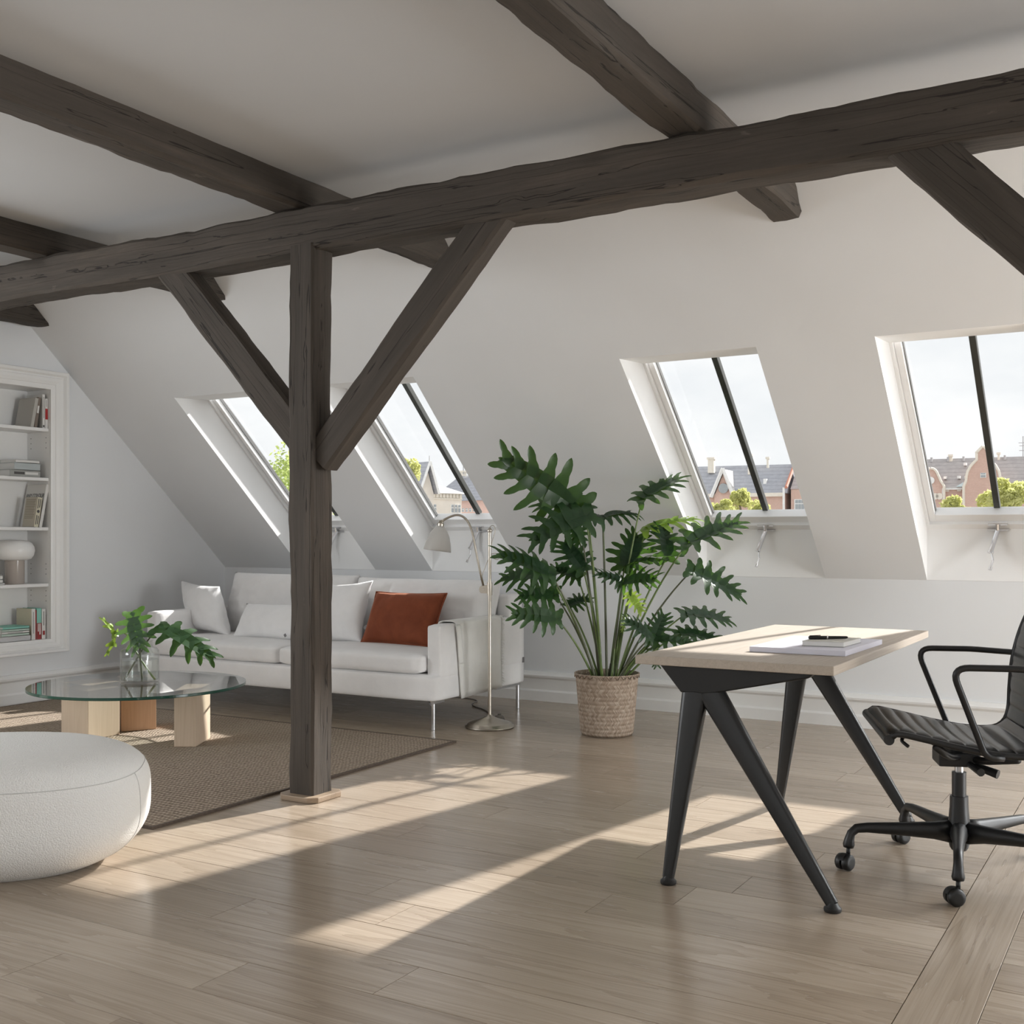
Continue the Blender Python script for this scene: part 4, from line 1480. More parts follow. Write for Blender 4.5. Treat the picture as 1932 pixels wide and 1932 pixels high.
# (base, tip, depth of base, depth of tip, normal (right, toward camera, up), foot x, young?, width, kwargs)
PL = [
    ((505, 360), (62, 108), -.05, -.20, (.45, .75, -.45), 640, 0, .98, dict(width=.42, arch=.05, droop=.1, fold=.30)),
    ((575, 425), (255, 545), -.12, -.25, (-.1, .85, .5), 655, 0, 1.05, dict(width=.50, arch=.15, droop=.25)),
    ((560, 400), (290, 305), -.02, .10, (0, .8, .6), 660, 0, .9, dict(width=.45, arch=.25, droop=.3)),
    ((665, 440), (420, 395), .10, .0, (0, .35, .95), 690, 0, .95, dict(width=.52, arch=.05, droop=.55)),
    ((668, 438), (860, 380), .10, .16, (.1, .30, .95), 695, 0, 1.0, dict(width=.5, arch=.2, droop=.55)),
    ((905, 335), (1120, 215), .05, .12, (-.5, .45, .75), 735, 0, 1.05, dict(width=.62, arch=-.05, droop=.2, fold=.4)),
    ((930, 515), (1205, 405), .15, .25, (-.25, .35, .9), 745, 1, .8, dict(width=.44, arch=.15, droop=.4)),
    ((1180, 600), (1480, 458), .0, .05, (-.5, .6, .65), 760, 0, .95, dict(width=.52, arch=.05, droop=.15, fold=.45)),
    ((1058, 682), (1040, 500), .05, .12, (.1, .9, .3), 752, 0, .95, dict(width=.62, arch=.1, droop=.25)),
    ((1205, 765), (1500, 888), -.05, -.02, (.25, .75, .6), 765, 0, .9, dict(width=.46, arch=.05, droop=.05, fold=.25)),
    ((800, 735), (868, 545), .08, .15, (-.2, .8, .5), 720, 0, 1.0, dict(width=.72, arch=.15, droop=.2)),
    ((800, 740), (985, 640), .05, -.1, (0, .4, .9), 722, 0, .9, dict(width=.5, arch=.3, droop=.4)),
    ((795, 830), (965, 790), -.05, -.15, (-.1, .7, .7), 725, 0, 1.0, dict(width=.6, arch=.2, droop=.3)),
    ((795, 835), (660, 760), -.04, -.1, (.1, .6, .75), 715, 0, .9, dict(width=.55, arch=.2, droop=.3)),
    ((545, 742), (440, 590), -.05, .02, (.2, .85, .4), 665, 0, 1.05, dict(width=.66, arch=.1, droop=.2)),
    ((345, 772), (60, 650), -.12, -.22, (.15, .65, .7), 620, 0, 1.0, dict(width=.50, arch=.1, droop=.25)),
    ((345, 800), (62, 768), -.02, .02, (0, .75, .65), 625, 0, .95, dict(width=.46, arch=.25, droop=.35)),
    ((515, 802), (365, 735), .06, .10, (.1, .7, .6), 670, 0, 1.0, dict(width=.6, arch=.15, droop=.25)),
    ((375, 905), (165, 905), .02, .05, (0, .85, .5), 630, 0, .95, dict(width=.55, arch=.15, droop=.25)),
    ((385, 1052), (140, 1018), -.10, -.18, (.1, .85, .45), 615, 0, 1.0, dict(width=.52, arch=.12, droop=.2)),
    ((460, 972), (572, 905), .08, .14, (0, .6, .8), 650, 0, .95, dict(width=.6, arch=.3, droop=.3)),
    ((972, 1180), (1040, 1035), -.08, -.05, (-.2, .9, .2), 760, 0, .9, dict(width=.62, arch=.1, droop=.1)),
    ((1165, 1030), (1430, 1040), .10, .16, (-.05, .5, .85), 785, 0, .95, dict(width=.50, arch=.1, droop=.2)),
    ((1125, 1150), (1370, 1152), .02, .08, (-.05, .5, .85), 790, 0, .95, dict(width=.48, arch=.1, droop=.25)),
    ((960, 1165), (825, 1058), -.12, -.15, (.1, .65, .7), 750, 0, 1.0, dict(width=.56, arch=.15, droop=.25)),
    ((972, 1182), (1225, 1172), -.10, -.16, (0, .45, .9), 765, 0, .9, dict(width=.46, arch=.15, droop=.3)),
    ((985, 1215), (1003, 1345), .05, .08, (.2, .8, .3), 770, 0, .9, dict(width=.5, arch=.15, droop=.2)),
    ((830, 905), (905, 1000), .0, -.05, (-.2, .7, .5), 740, 1, .9, dict(width=.55, arch=.1, droop=.15)),
    ((165 + 640, 1040), (790, 1130), .03, .0, (.3, .8, .2), 738, 1, .7, dict(width=.40, arch=.1, droop=.1)),
    ((160 + 360, 560), (470, 430), .05, .12, (.2, .85, .3), 668, 0, 1.0, dict(width=.6, arch=.1, droop=.2)),
]
for k, (b2, t2, db, dt, nn, fx, young, wd, kw) in enumerate(PL):
    B, T = cp1(b2[0], b2[1], db), cp1(t2[0], t2[1], dt)
    N = RIGHT * nn[0] - FWD * nn[1] + UP * nn[2]
    m_ = M['leaf_young'] if young else M['leaf']
    place_leaf('leaf', B, T, N, plant, m_, 200 + k % 9, wd, **kw)
    fdd = RNG.uniform(-.04, .06)
    foot = cp1(690 + (fx - 690) * .8, 1428, 0)
    foot = Vector((foot.x, foot.y, .275)) + FWD * fdd
    ctrl = Vector((B.x * .42 + foot.x * .58, B.y * .42 + foot.y * .58, foot.z + (B.z - foot.z) * .62))
    r0 = .0078 if not young else .006
    pts_ = bez(foot, ctrl, B, 10)
    MB().tube(pts_, [r0 - (r0 - .0040) * q / 10 for q in range(11)], 7).build('leaf_stalk', M['petiole'] if (k % 3 or young) else M['stalk_dark'], plant, smooth=True)

# ================================================================== POUF
ang_p = math.radians(40)
pe1, pe2 = Vector((math.cos(ang_p), math.sin(ang_p), 0)), Vector((-math.sin(ang_p), math.cos(ang_p), 0))
PC = Vector((-3.532, 2.408, 0))
PA, PBB, PH = .56, .36, .425
pouf = thing('pouf', 'large rounded white boucle pouf at the left edge', 'pouf', PC)


def pouf_pt(a, b, off=0.0):
    """a: angle, b: -1 bottom .. 1 top"""
    e_ = 2.5
    zz_ = math.copysign(abs(b) ** 1.0, b)
    rr = (1 - abs(zz_) ** 3.6) ** (1 / 3.1)
    if b < 0:
        rr = (1 - abs(zz_) ** 2.8 * .54) ** (1 / 2.0)
    ca, sa = math.cos(a), math.sin(a)
    q = 1 / (abs(ca) ** 2.6 + abs(sa) ** 2.6) ** (1 / 2.6)
    x, y = ca * q * rr * PA, sa * q * rr * PBB
    z_ = PH * (.5 + .5 * zz_)
    p = PC + pe1 * x + pe2 * y + UP * (z_ + .0006)
    if off:
        n_ = (pe1 * (ca / PA) + pe2 * (sa / PBB))
        n_ = n_.normalized() * rr + UP * b * .8
        p += n_.normalized() * off
    return p


vsn = [-1 + 2 * (k / 40) for k in range(41)]
mb = MB().grid(lambda a, b: pouf_pt(a * 2 * math.pi, math.sin((b - .5) * math.pi)), 72, 40, wrap_u=True)
mb.build('cover', M['boucle'], pouf, smooth=True)
# seams of the pouf: a ring round the top panel and side seams
sm = MB()
def seam_b(a):
    return .50 + .05 * math.sin(2 * a + .6)
sm.tube([pouf_pt(2 * math.pi * k / 90, seam_b(2 * math.pi * k / 90), .0) for k in range(91)], .0016, 5, cap=False)
for a0_ in (-.35, .45, math.pi - .4, math.pi + .4):
    sm.tube([pouf_pt(a0_ + .05 * math.sin((k / 20) * 2), seam_b(a0_) - (seam_b(a0_) + .85) * k / 20, .0) for k in range(21)], .0015, 5)
sm.build('seam', plain('boucle_seam', (.58, .57, .55), .9), pouf, smooth=True)

# ================================================================== DESK
DX0, DX1, DY0, DY1, DZ = -1.535, -.885, 3.408, 4.905, .73
desk = thing('desk', 'desk with pale wooden top and black tapered steel legs', 'desk', ((DX0 + DX1) / 2, (DY0 + DY1) / 2, 0))
MB().box((DX0, DY0, DZ - .029), (DX1, DY1, DZ)).build('desk_top', M['desk_wood'], desk, bevel=.004, seg=3)


def taper(name, top, bot, wt, wb, dt, db, lean=(0, 0)):
    """flattened steel leg from top to bottom in the X-Z plane; depth along Y, oval section"""
    top, bot = Vector(top), Vector(bot)
    ax = (bot - top).normalized()
    ex = Vector((1, 0, 0))
    ex = (ex - ax * ex.dot(ax)).normalized()
    ey = ax.cross(ex)
    mb = MB()
    vs_, fs = [], []
    sec = []
    for k in range(16):
        a = 2 * math.pi * k / 16
        c_, s_ = math.cos(a), math.sin(a)
        sec.append((math.copysign(abs(c_) ** .55, c_), math.copysign(abs(s_) ** .55, s_)))
    for (p, w_, d_) in ((top, wt, dt), (top * .5 + bot * .5, (wt + wb) / 2, (dt + db) / 2), (bot, wb, db)):
        for c_, s_ in sec:
            vs_.append(p + ex * (c_ * w_ / 2) + ey * (s_ * d_ / 2))
    for i in range(2):
        for k in range(16):
            k2 = (k + 1) % 16
            fs.append((i * 16 + k, i * 16 + k2, (i + 1) * 16 + k2, (i + 1) * 16 + k))
    fs += [tuple(range(16))[::-1], tuple(range(32, 48))]
    return mb.add(vs_, fs).build(name, M['black_steel'], desk, smooth=True, auto=.7)


for yc, ys, fl, frr in ((3.475, -.075, Vector((-1.412, 3.395, .022)), Vector((-.885, 3.392, .022))), (4.70, .07, Vector((-1.425, 4.618, .022)), Vector((-.905, 4.592, .022)))):
    yb = yc if ys < 0 else yc - .06
    # folded gusset under the top
    mb = MB()
    poly = [(-1.468, .701), (-.955, .701), (-.975, .683), (-1.30, .612), (-1.392, .612)]
    mb.prism([Vector((x, yb - .026, z_)) for x, z_ in poly], (0, .052, 0))
    mb.build('trestle_gusset', M['black_steel'], desk, bevel=.006, seg=3)
    yl = yb
    taper('leg', (-1.348, yl, .622), fl, .088, .036, .050, .030)
    taper('leg', (-1.300, yl, .622), frr, .085, .036, .050, .030)
    for ft in (fl, frr):
        MB().lathe([(.024, .0008), (.026, .004), (.026, .012), (.020, .017), (.015, .028)], (ft.x, ft.y, 0), 20).build('foot', M['black_plastic'], desk, smooth=True, auto=.6)
    # strut from the gusset end up to the top
MB().box((-1.235, 3.50, .655), (-1.165, 4.62, .700)).build('spine_rail', M['black_steel'], desk, bevel=.004)

# papers, notebook and pen on the desk
pad = thing('paper_pad', 'large lilac-white paper pad lying on the desk', 'paper pad', (-1.06, 3.98, DZ))
MB().hexa([Vector(p) for p in ((-1.245, 3.70, DZ + .0005), (-.925, 3.705, DZ + .0005), (-.915, 4.19, DZ + .0005), (-1.235, 4.185, DZ + .0005), (-1.245, 3.70, DZ + .0185), (-.925, 3.705, DZ + .0185), (-.915, 4.19, DZ + .0185), (-1.235, 4.185, DZ + .0185))]).build('sheets', M['lilac'], pad, bevel=.0015)
zt = DZ + .0190
nbk = thing('notebook', 'small cream notebook on the paper pad', 'notebook', (-1.01, 3.93, zt))
q = [(-1.095, 3.800), (-.958, 3.815), (-.948, 4.01), (-1.088, 3.997)]
def slab(q_, z0_, z1_):
    return MB().hexa([Vector((x, y, z0_)) for x, y in q_] + [Vector((x, y, z1_)) for x, y in q_])
def shr(q_, k):
    cx_ = sum(p[0] for p in q_) / 4; cy_ = sum(p[1] for p in q_) / 4
    return [(cx_ + (x - cx_) * k, cy_ + (y - cy_) * k) for x, y in q_]
slab(q, zt, zt + .0022).build('back_cover', cg, nbk)
slab(shr(q, .985), zt + .0022, zt + .0155).build('pages', M['paper'], nbk)
slab(q, zt + .0155, zt + .0175).build('front_cover', mcol('notebook_cream', (.60, .585, .53)), nbk, bevel=.0006)
zp = zt + .0175 + .0062
pen = thing('pen', 'black pen lying on the cream notebook', 'pen', (-1.03, 3.91, zp - .006))
pa, pb = Vector((-1.088, 3.858, zp)), Vector((-.975, 3.935, zp))
pd = (pb - pa).normalized()
MB().tube([pa, pa + pd * .004, pa + pd * .06, pa + pd * .064], [.0045, .006, .006, .0057], 12).build('cap', M['black_plastic'], pen, smooth=True, auto=.8)
MB().tube([pa + pd * .065, pb - pd * .006, pb], [.0056, .0046, .003], 12).build('barrel', M['black_plastic'], pen, smooth=True, auto=.8)
MB().tube([pa + pd * .062, pa + pd * .0665], .0061, 12).build('ring', M['chrome'], pen, smooth=True)
MB().tube([pa + pd * .003 + UP * .0065, pa + pd * .042 + UP * .0075], .0013, 6).build('clip', M['black_steel'], pen)

# ================================================================== OFFICE CHAIR (local: +X is the front)
CHA = math.radians(200)
chair = thing('office_chair', 'black ribbed leather office chair on a five-star castor base', 'chair', (-.6255, 4.006, 0), CHA)
CM = M['chair_metal']
MB().lathe([(.024, .075), (.030, .085), (.033, .10), (.036, .13), (.034, .17), (.030, .215), (.029, .255)], (0, 0, 0), 24).build('hub', CM, chair, smooth=True, auto=.8)
MB().lathe([(.023, .25), (.023, .335)], (0, 0, 0), 20).build('column_sleeve', CM, chair, smooth=True, auto=.6)
MB().lathe([(.014, .33), (.014, .40)], (0, 0, 0), 16).build('gas_column', M['steel'], chair, smooth=True, auto=.6)
RB = .366
base_world = [205.4, 278.5, 350.5, 57.5, 130.0]
for k, aw in enumerate(base_world):
    a = math.radians(aw) - CHA
    e_ = Vector((math.cos(a), math.sin(a), 0))
    s_ = Vector((-e_.y, e_.x, 0))
    pth = [(.02, .135, .032, .040), (.08, .138, .024, .030), (.18, .140, .019, .023), (.30, .142, .015, .017), (.335, .138, .0145, .016), (.352, .122, .0145, .0145), (.358, .10, .017, .017), (.360, .085, .020, .020), (.361, .074, .017, .017)]
    vs_, fs = [], []
    m = 12
    P_ = [e_ * r_ + UP * z_ for r_, z_, _, _ in pth]
    for i, (r_, z_, w_, h_) in enumerate(pth):
        t_ = (P_[min(i + 1, len(P_) - 1)] - P_[max(i - 1, 0)]).normalized()
        nz = s_.cross(t_)
        for q in range(m):
            b = 2 * math.pi * q / m
            vs_.append(P_[i] + s_ * (math.cos(b) * w_) + nz * (math.sin(b) * h_))
    for i in range(len(pth) - 1):
        for q in range(m):
            q2 = (q + 1) % m
            fs.append((i * m + q, i * m + q2, (i + 1) * m + q2, (i + 1) * m + q))
    fs += [tuple(range(m))[::-1], tuple(range((len(pth) - 1) * m, len(pth) * m))]
    MB().add(vs_, fs).build('base_leg', CM, chair, smooth=True)
    # castor: stem, hood and two wheels, trailing in its own direction
    tr = math.radians((250, 215, 300, 20, 235)[k]) - CHA
    d = Vector((math.cos(tr), math.sin(tr), 0))
    s2 = Vector((-d.y, d.x, 0))
    c = e_ * RB + d * .012 + UP * .0275
    cs = MB().tube([e_ * .361 + UP * .078, e_ * .362 + UP * .045], .007, 10)
    hood = []
    for i in range(9):
        b = math.radians(20 + 150 * i / 8)
        hood.append(c + d * (.029 * math.cos(b)) + UP * (.029 * math.sin(b)))
    for i in range(8):
        a1, a2 = hood[i], hood[i + 1]
        cs.add([a1 - s2 * .010, a1 + s2 * .010, a2 + s2 * .010, a2 - s2 * .010], [(0, 1, 2, 3)])
    co = cs.build('castor', M['black_plastic'], chair, smooth=True)
    for sg in (-1, 1):
        MB().lathe([(.012, .026), (.022, .0255), (.0265, .021), (.0270, .010), (.0265, .004)], c, 24, ax=s2 * sg, e1=d, e2=UP).build('wheel', M['black_plastic'], co, smooth=True, auto=.9)

# seat shell profile (x, z), front to back to top
raw = [(.262, .478), (.250, .500), (.225, .505), (.15, .490), (.06, .470), (-.04, .452), (-.12, .446), (-.175, .452), (-.208, .478), (-.222, .525), (-.226, .60), (-.236, .70), (-.262, .80), (-.305, .90), (-.35, .985), (-.375, 1.02)]
prof_ = []
for i in range(len(raw) - 1):
    p0, p1, p2, p3 = [Vector((*raw[max(0, min(len(raw) - 1, i + q))], 0)) for q in (-1, 0, 1, 2)]
    for s in range(10):
        t_ = s / 10
        prof_.append(.5 * (2 * p1 + (p2 - p0) * t_ + (2 * p0 - 5 * p1 + 4 * p2 - p3) * t_ * t_ + (3 * p1 - p0 - 3 * p2 + p3) * t_ ** 3))
prof_.append(Vector((*raw[-1], 0)))
acc = [0]
for a, b in zip(prof_, prof_[1:]):
    acc.append(acc[-1] + (b - a).length)
TOT = acc[-1]


def pat(s):
    s = max(0, min(TOT - 1e-6, s))
    i = 0
    while acc[i + 1] < s:
        i += 1
    f_ = (s - acc[i]) / (acc[i + 1] - acc[i])
    return prof_[i].lerp(prof_[i + 1], f_), (prof_[i + 1] - prof_[i]).normalized()


RIB = .0505
HWD = .268


def shell(s0, s1, name):
    ns = int((s1 - s0) / RIB * 10)
    nu = 13
    mb = MB()
    top, bot = [], []
    for j in range(ns + 1):
        s = s0 + (s1 - s0) * j / ns
        p, t_ = pat(s)
        nrm = Vector((-t_.y, t_.x, 0))          # in (x,z) plane
        if nrm.y < 0 and s < .4: nrm = -nrm
        ph = (s / RIB) % 1.0
        bul = .011 * (abs(math.sin(ph * math.pi)) ** .55)
        for sgn, lst in ((1, top), (-1, bot)):
            for i in range(nu):
                u = i / (nu - 1) * 2 - 1
                edge = (1 - abs(u) ** 8) ** .5 if abs(u) < 1 else 0
                off = sgn * (.004 + bul * (1 if sgn > 0 else .55)) * max(.15, edge)
                sag = -.010 * (1 - u * u) * (1 if sgn else 1)
                q = p + nrm * (off + sag)
                lst.append(Vector((q.x, u * HWD, q.y)))
    def gf(lst, flip):
        fs = []
        for j in range(ns):
            for i in range(nu - 1):
                f = (j * nu + i, j * nu + i + 1, (j + 1) * nu + i + 1, (j + 1) * nu + i)
                fs.append(f[::-1] if flip else f)
        return fs
    mb.add(top, gf(top, True))
    mb.add(bot, gf(bot, False))
    nT = len(top)
    for j in range(ns):
        for i in (0, nu - 1):
            a = j * nu + i; b = (j + 1) * nu + i
            mb.f.append((a, b, nT + b, nT + a))
    for j in (0, ns):
        for i in range(nu - 1):
            a = j * nu + i
            mb.f.append((a, a + 1, nT + a + 1, nT + a))
    return mb.build(name, M['leather'], chair, smooth=True)


SPL = RIB * 10
shell(.0, SPL, 'seat')
shell(SPL, TOT, 'backrest')
for sg in (-1, 1):
    rail = [Vector((pat(TOT * k / 60)[0].x, sg * (HWD + .004), pat(TOT * k / 60)[0].y - .006)) for k in range(1, 61)]
    MB().tube(rail, .0105, 8).build('side_rail', CM, chair, smooth=True)
    y = sg * (HWD + .014)
    pth = arc([(-.075, y, .436), (-.02, y + sg * .012, .440), (.085, y + sg * .030, .716), (-.10, y + sg * .030, .716), (-.262, y + sg * .024, .706), (-.300, y + sg * .002, .690)], [.035, .055, .02, .03], 7)
    MB().tube(pth, .0105, 10).build('armrest', CM, chair, smooth=True)
MB().tube([(.262, -HWD - .006, .480), (.262, HWD + .006, .480)], .0165, 14).build('front_roll', M['leather'], chair, smooth=True, auto=.7)
# under-seat mechanism: spreader bars, box, tension knob, lever
for sy in (-1, 1):
    MB().tube(arc([(.12, sy * (HWD - .0), .462), (.055, sy * .12, .405), (-.02, 0, .385)], .03, 4), .012, 8).build('spreader_arm', CM, chair, smooth=True)
    MB().tube(arc([(-.12, sy * (HWD - .0), .430), (-.06, sy * .12, .395), (-.02, 0, .380)], .03, 4), .012, 8).build('spreader_arm', CM, chair, smooth=True)
MB().box((-.055, -.065, .362), (.075, .065, .408)).build('tilt_box', CM, chair, bevel=.006)
MB().tube([(.0, .0, .40), (0, 0, .445)], .026, 16).build('seat_mount', CM, chair, smooth=True, auto=.6)
MB().tube([(-.02, .06, .372), (-.035, .16, .366)], [.010, .013], 10).build('tilt_lever', M['black_plastic'], chair, smooth=True, auto=.6)
MB().tube([(-.03, .05, .370), (-.10, .10, .350)], [.012, .015], 12).build('tension_knob', M['black_plastic'], chair, smooth=True, auto=.6)
MB().tube(arc([(.19, .12, .475), (.205, .13, .455), (.185, .15, .44)], .01, 3), .006, 8).build('height_lever', M['black_plastic'], chair, smooth=True)

# ================================================================== OUTSIDE
def brickmat(name, c1, c2, mortar, sx=1.0):
    t = NT(name)
    v = t.coords('Object')
    sp = t.new('ShaderNodeSeparateXYZ'); t.link(v, sp.inputs[0])
    cb = t.new('ShaderNodeCombineXYZ')
    t.link(t.math('ADD', sp.outputs['X'], sp.outputs['Y']), cb.inputs[0]); t.link(sp.outputs['Z'], cb.inputs[1])
    b = t.new('ShaderNodeTexBrick')
    b.inputs['Color1'].default_value = (*c1, 1); b.inputs['Color2'].default_value = (*c2, 1); b.inputs['Mortar'].default_value = (*mortar, 1)
    b.inputs['Scale'].default_value = 4.0
    t.link(cb.outputs[0], b.inputs['Vector'])
    col = t.mix(t.math('MULTIPLY', t.noise(v, .8, 4, .6), .4), b.outputs['Color'], tuple(x * .75 for x in c1))
    return t.set(col, .85, 0, .2)


def roofmat(name, c1, c2, rows=3.0):
    t = NT(name)
    v = t.coords('Object')
    sp = t.new('ShaderNodeSeparateXYZ'); t.link(v, sp.inputs[0])
    f = t.math('FRACT', t.math('MULTIPLY', sp.outputs['Z'], rows))
    n1 = t.noise(v, 2.5, 4, .65)
    col = t.ramp(n1, [(.3, c1), (.7, c2)])
    col = t.mix(t.math('MULTIPLY', t.math('LESS_THAN', f, .18), .35), col, tuple(x * .55 for x in c1))
    t.bump(f, .5, .05)
    return t.set(col, .7, 0, .3)


M['brick'] = brickmat('red_brick', (.62, .40, .33), (.70, .48, .40), (.72, .64, .58))
M['brick_pink'] = brickmat('pink_brick', (.70, .46, .40), (.76, .54, .47), (.78, .68, .62))
M['slate'] = roofmat('slate_roof', (.36, .37, .41), (.46, .47, .51))
M['slate_brown'] = roofmat('brown_slate_roof', (.40, .37, .37), (.50, .47, .46))
M['zinc'] = roofmat('pale_tin_roof', (.74, .72, .70), (.82, .80, .78), 1.2)
M['cream'] = plain('cream_render', (.82, .76, .68), .8, var=.05, vs=1)
M['stone_trim'] = plain('pale_stone_trim', (.80, .75, .66), .8, var=.05)
M['white_trim'] = plain('white_painted_trim', (.85, .85, .84), .6)
M['far_glass'] = plain('far_window_glass', (.35, .38, .40), .15)
M['terracotta'] = plain('terracotta_ridge', (.62, .28, .2), .8)
M['verdigris'] = plain('pale_verdigris_copper', (.62, .72, .74), .7)
M['mast'] = plain('grey_mast', (.45, .45, .46), .5)
M['street'] = plain('street_ground', (.45, .43, .40), .9, var=.1, vs=.2)
ground = struct(MB().box((-220, 9.5, -12.2), (160, 230, -12)).build('ground_outside', M['street']))


class BF:
    """building frame: s along the facade between two picture columns, t behind it, z up"""
    def __init__(self, pxa, da, pxb, db):
        self.A = at(pxa, HY, da); self.B = at(pxb, HY, db)
        self.A.z = self.B.z = 0
        self.pa, self.da, self.pb, self.db = pxa, da, pxb, db
        self.L = (self.B - self.A).length
        self.e = (self.B - self.A).normalized()
        self.n = Vector((-self.e.y, self.e.x, 0))      # away from the camera
    def s(self, px):      # facade coordinate under a picture column
        r_ = ray(px, HY); r_.z = 0
        # solve r_*k = A + e*s
        det = r_.x * (-self.e.y) + r_.y * self.e.x
        k = (self.A.x * (-self.e.y) + self.A.y * self.e.x) / det
        return (r_ * k - self.A).dot(self.e)
    def d(self, s):
        return self.da + (self.db - self.da) * s / self.L
    def z(self, px, py):
        return H + (HY - py) * self.d(self.s(px)) / F
    def p(self, s, t_, z):
        q = self.A + self.e * s + self.n * t_
        return Vector((q.x, q.y, z))
    def box(self, mb, s0, s1, t0, t1, z0, z1):
        return mb.hexa([self.p(s0, t0, z0), self.p(s1, t0, z0), self.p(s1, t1, z0), self.p(s0, t1, z0), self.p(s0, t0, z1), self.p(s1, t0, z1), self.p(s1, t1, z1), self.p(s0, t1, z1)])


def bwin(bf, s0, s1, z0, z1, par, t0=-.12, bars=1):
    f_ = bf.box(MB(), s0, s1, t0, t0 + .2, z0, z1).build('window', M['white_trim'], par)
    w_ = (s1 - s0)
    nb_ = bars + 1
    for k in range(nb_):
        a = s0 + w_ * (.08 + .84 * k / nb_) + w_ * .02
        b = s0 + w_ * (.08 + .84 * (k + 1) / nb_) - w_ * .02
        zm = z0 + (z1 - z0) * .62
        for za, zb in ((z0 + .08 * (z1 - z0), zm - .04), (zm + .04, z1 - .06 * (z1 - z0))):
            bf.box(MB(), a, b, t0 - .03, t0 + .02, za, zb).build('pane', M['far_glass'], f_)


def ridge_house(bf, s0, s1, ze0, zr, depth, name, label, wall, roof, over=.35, zb=-12.0, hip=False):
    h = thing(name, label, 'building', bf.p((s0 + s1) / 2, depth / 2, zb))
    bf.box(MB(), s0, s1, 0, depth, zb, ze0).build('wall', wall, h)
    mb = MB()
    q = [bf.p(s0 - over, -over, ze0 - .05), bf.p(s1 + over, -over, ze0 - .05), bf.p(s1 + (0 if not hip else -depth / 2), depth / 2, zr), bf.p(s0, depth / 2, zr), bf.p(s1 + over, depth + over, ze0 - .05), bf.p(s0 - over, depth + over, ze0 - .05)]
    mb.add(q, [(0, 1, 2, 3), (3, 2, 4, 5), (1, 4, 2), (0, 3, 5), (0, 5, 4, 1)])
    mb.build('roof', roof, h)
    return h


def chimney(bf, s0, s1, t0, z0, z1, par, mat):
    mb = MB()
    bf.box(mb, s0, s1, t0, t0 + (s1 - s0) * .9, z0, z1)
    bf.box(mb, s0 - .08, s1 + .08, t0 - .08, t0 + (s1 - s0) * .9 + .08, z1, z1 + .18)
    mb.build('chimney', mat, par)


# --- brick house with slate roof, gabled dormer (third window)
b1 = BF(1200, 100, 1560, 93)
zE, zR = b1.z(1450, 930), b1.z(1450, 872)
sR = b1.s(1481)
h1 = ridge_house(b1, 0, sR, zE, zR, 7.0, 'brick_house', 'brick house with grey slate roof and pointed gable seen through the plant window', M['brick'], M['slate'], over=.2)
b1.box(MB(), 0, sR, -.25, .1, b1.z(1450, 937), zE).build('cornice', M['stone_trim'], h1)
g0, g1_, gp = b1.s(1348), b1.s(1386), b1.s(1368)
zg, zgp = b1.z(1368, 936), b1.z(1368, 889)
mb = MB().prism([b1.p(g0 + .15, -.6, -12), b1.p(g1_ - .15, -.6, -12), b1.p(g1_ - .15, -.6, zg), b1.p(gp, -.6, zgp - .2), b1.p(g0 + .15, -.6, zg)], b1.n * 1.0)
mb.build('gable_wall', M['brick'], h1)
mb = MB()
mb.add([b1.p(g0 - .2, -.75, zg - .15), b1.p(gp, -.75, zgp + .15), b1.p(gp, 4, zgp + .15), b1.p(g0 - .2, 4, zg - .15), b1.p(g1_ + .2, -.75, zg - .15), b1.p(g1_ + .2, 4, zg - .15)], [(0, 1, 2, 3), (1, 4, 5, 2)])
mb.build('gable_roof', M['zinc'], h1)
for sa, sb in ((g0 - .1, gp), (g1_ + .1, gp)):
    v0, v1_ = b1.p(sa, -.8, zg - .1), b1.p(sb, -.8, zgp + .2)
    MB().tube([v0, v1_], .16, 4).build('verge_board', M['white_trim'], h1)
MB().lathe([(.42, 0), (.42, .1)], b1.p(b1.s(1369), -.68, b1.z(1369, 922)), 20, ax=-b1.n, e1=b1.e, e2=UP).build('round_window', M['far_glass'], h1)
for px_ in (1322.5, 1400.5, 1435):
    w_ = {1322.5: (1322.5, 1334, 864, 884), 1400.5: (1399.5, 1407, 858, 887), 1435: (1435.5, 1439.5, 863, 874)}[px_]
    chimney(b1, b1.s(w_[0]), b1.s(w_[1]), 2.2, b1.z(w_[0], w_[3] + 6), b1.z(w_[0], w_[2]), h1, M['stone_trim'])
b1.box(MB(), b1.s(1435), b1.s(1441), 1.0, 2.2, b1.z(1440, 912), b1.z(1440, 902)).build('dormer', M['white_trim'], h1)
MB().tube([b1.p(b1.s(1480.5), -.4, -12), b1.p(b1.s(1480.5), -.4, b1.z(1480, 920))], .10, 8).build('drainpipe', M['white_trim'], h1)
h1b = ridge_house(b1, sR + .5, sR + 4.6, b1.z(1500, 922), b1.z(1500, 866), 7.0, 'brick_house', 'brick house with a white window at the right rim of the plant window', M['brick'], M['slate_brown'], over=.05)
bwin(b1, b1.s(1499), b1.s(1520), b1.z(1505, 964), b1.z(1505, 942), h1b, bars=2)
mb = MB()
mb.tube([b1.p(sR + .2, -.5, b1.z(1482, 920)), b1.p(sR + .2, 3.5, b1.z(1482, 866))], .14, 5)
mb.build('verge_tiles', M['terracotta'], h1b)

# --- long brick building with curved gables (fourth window)
b2 = BF(1640, 98, 2060, 90)
zE, zR = b2.z(1800, 919), b2.z(1800, 860)
h2 = ridge_house(b2, 0, b2.L, zE, zR, 7.0, 'brick_building', 'long brick building with two curved gables seen through the right window', M['brick'], M['slate_brown'])
b2.box(MB(), 0, b2.L, -.3, .05, zE - .22, zE).build('gutter', M['white_trim'], h2)


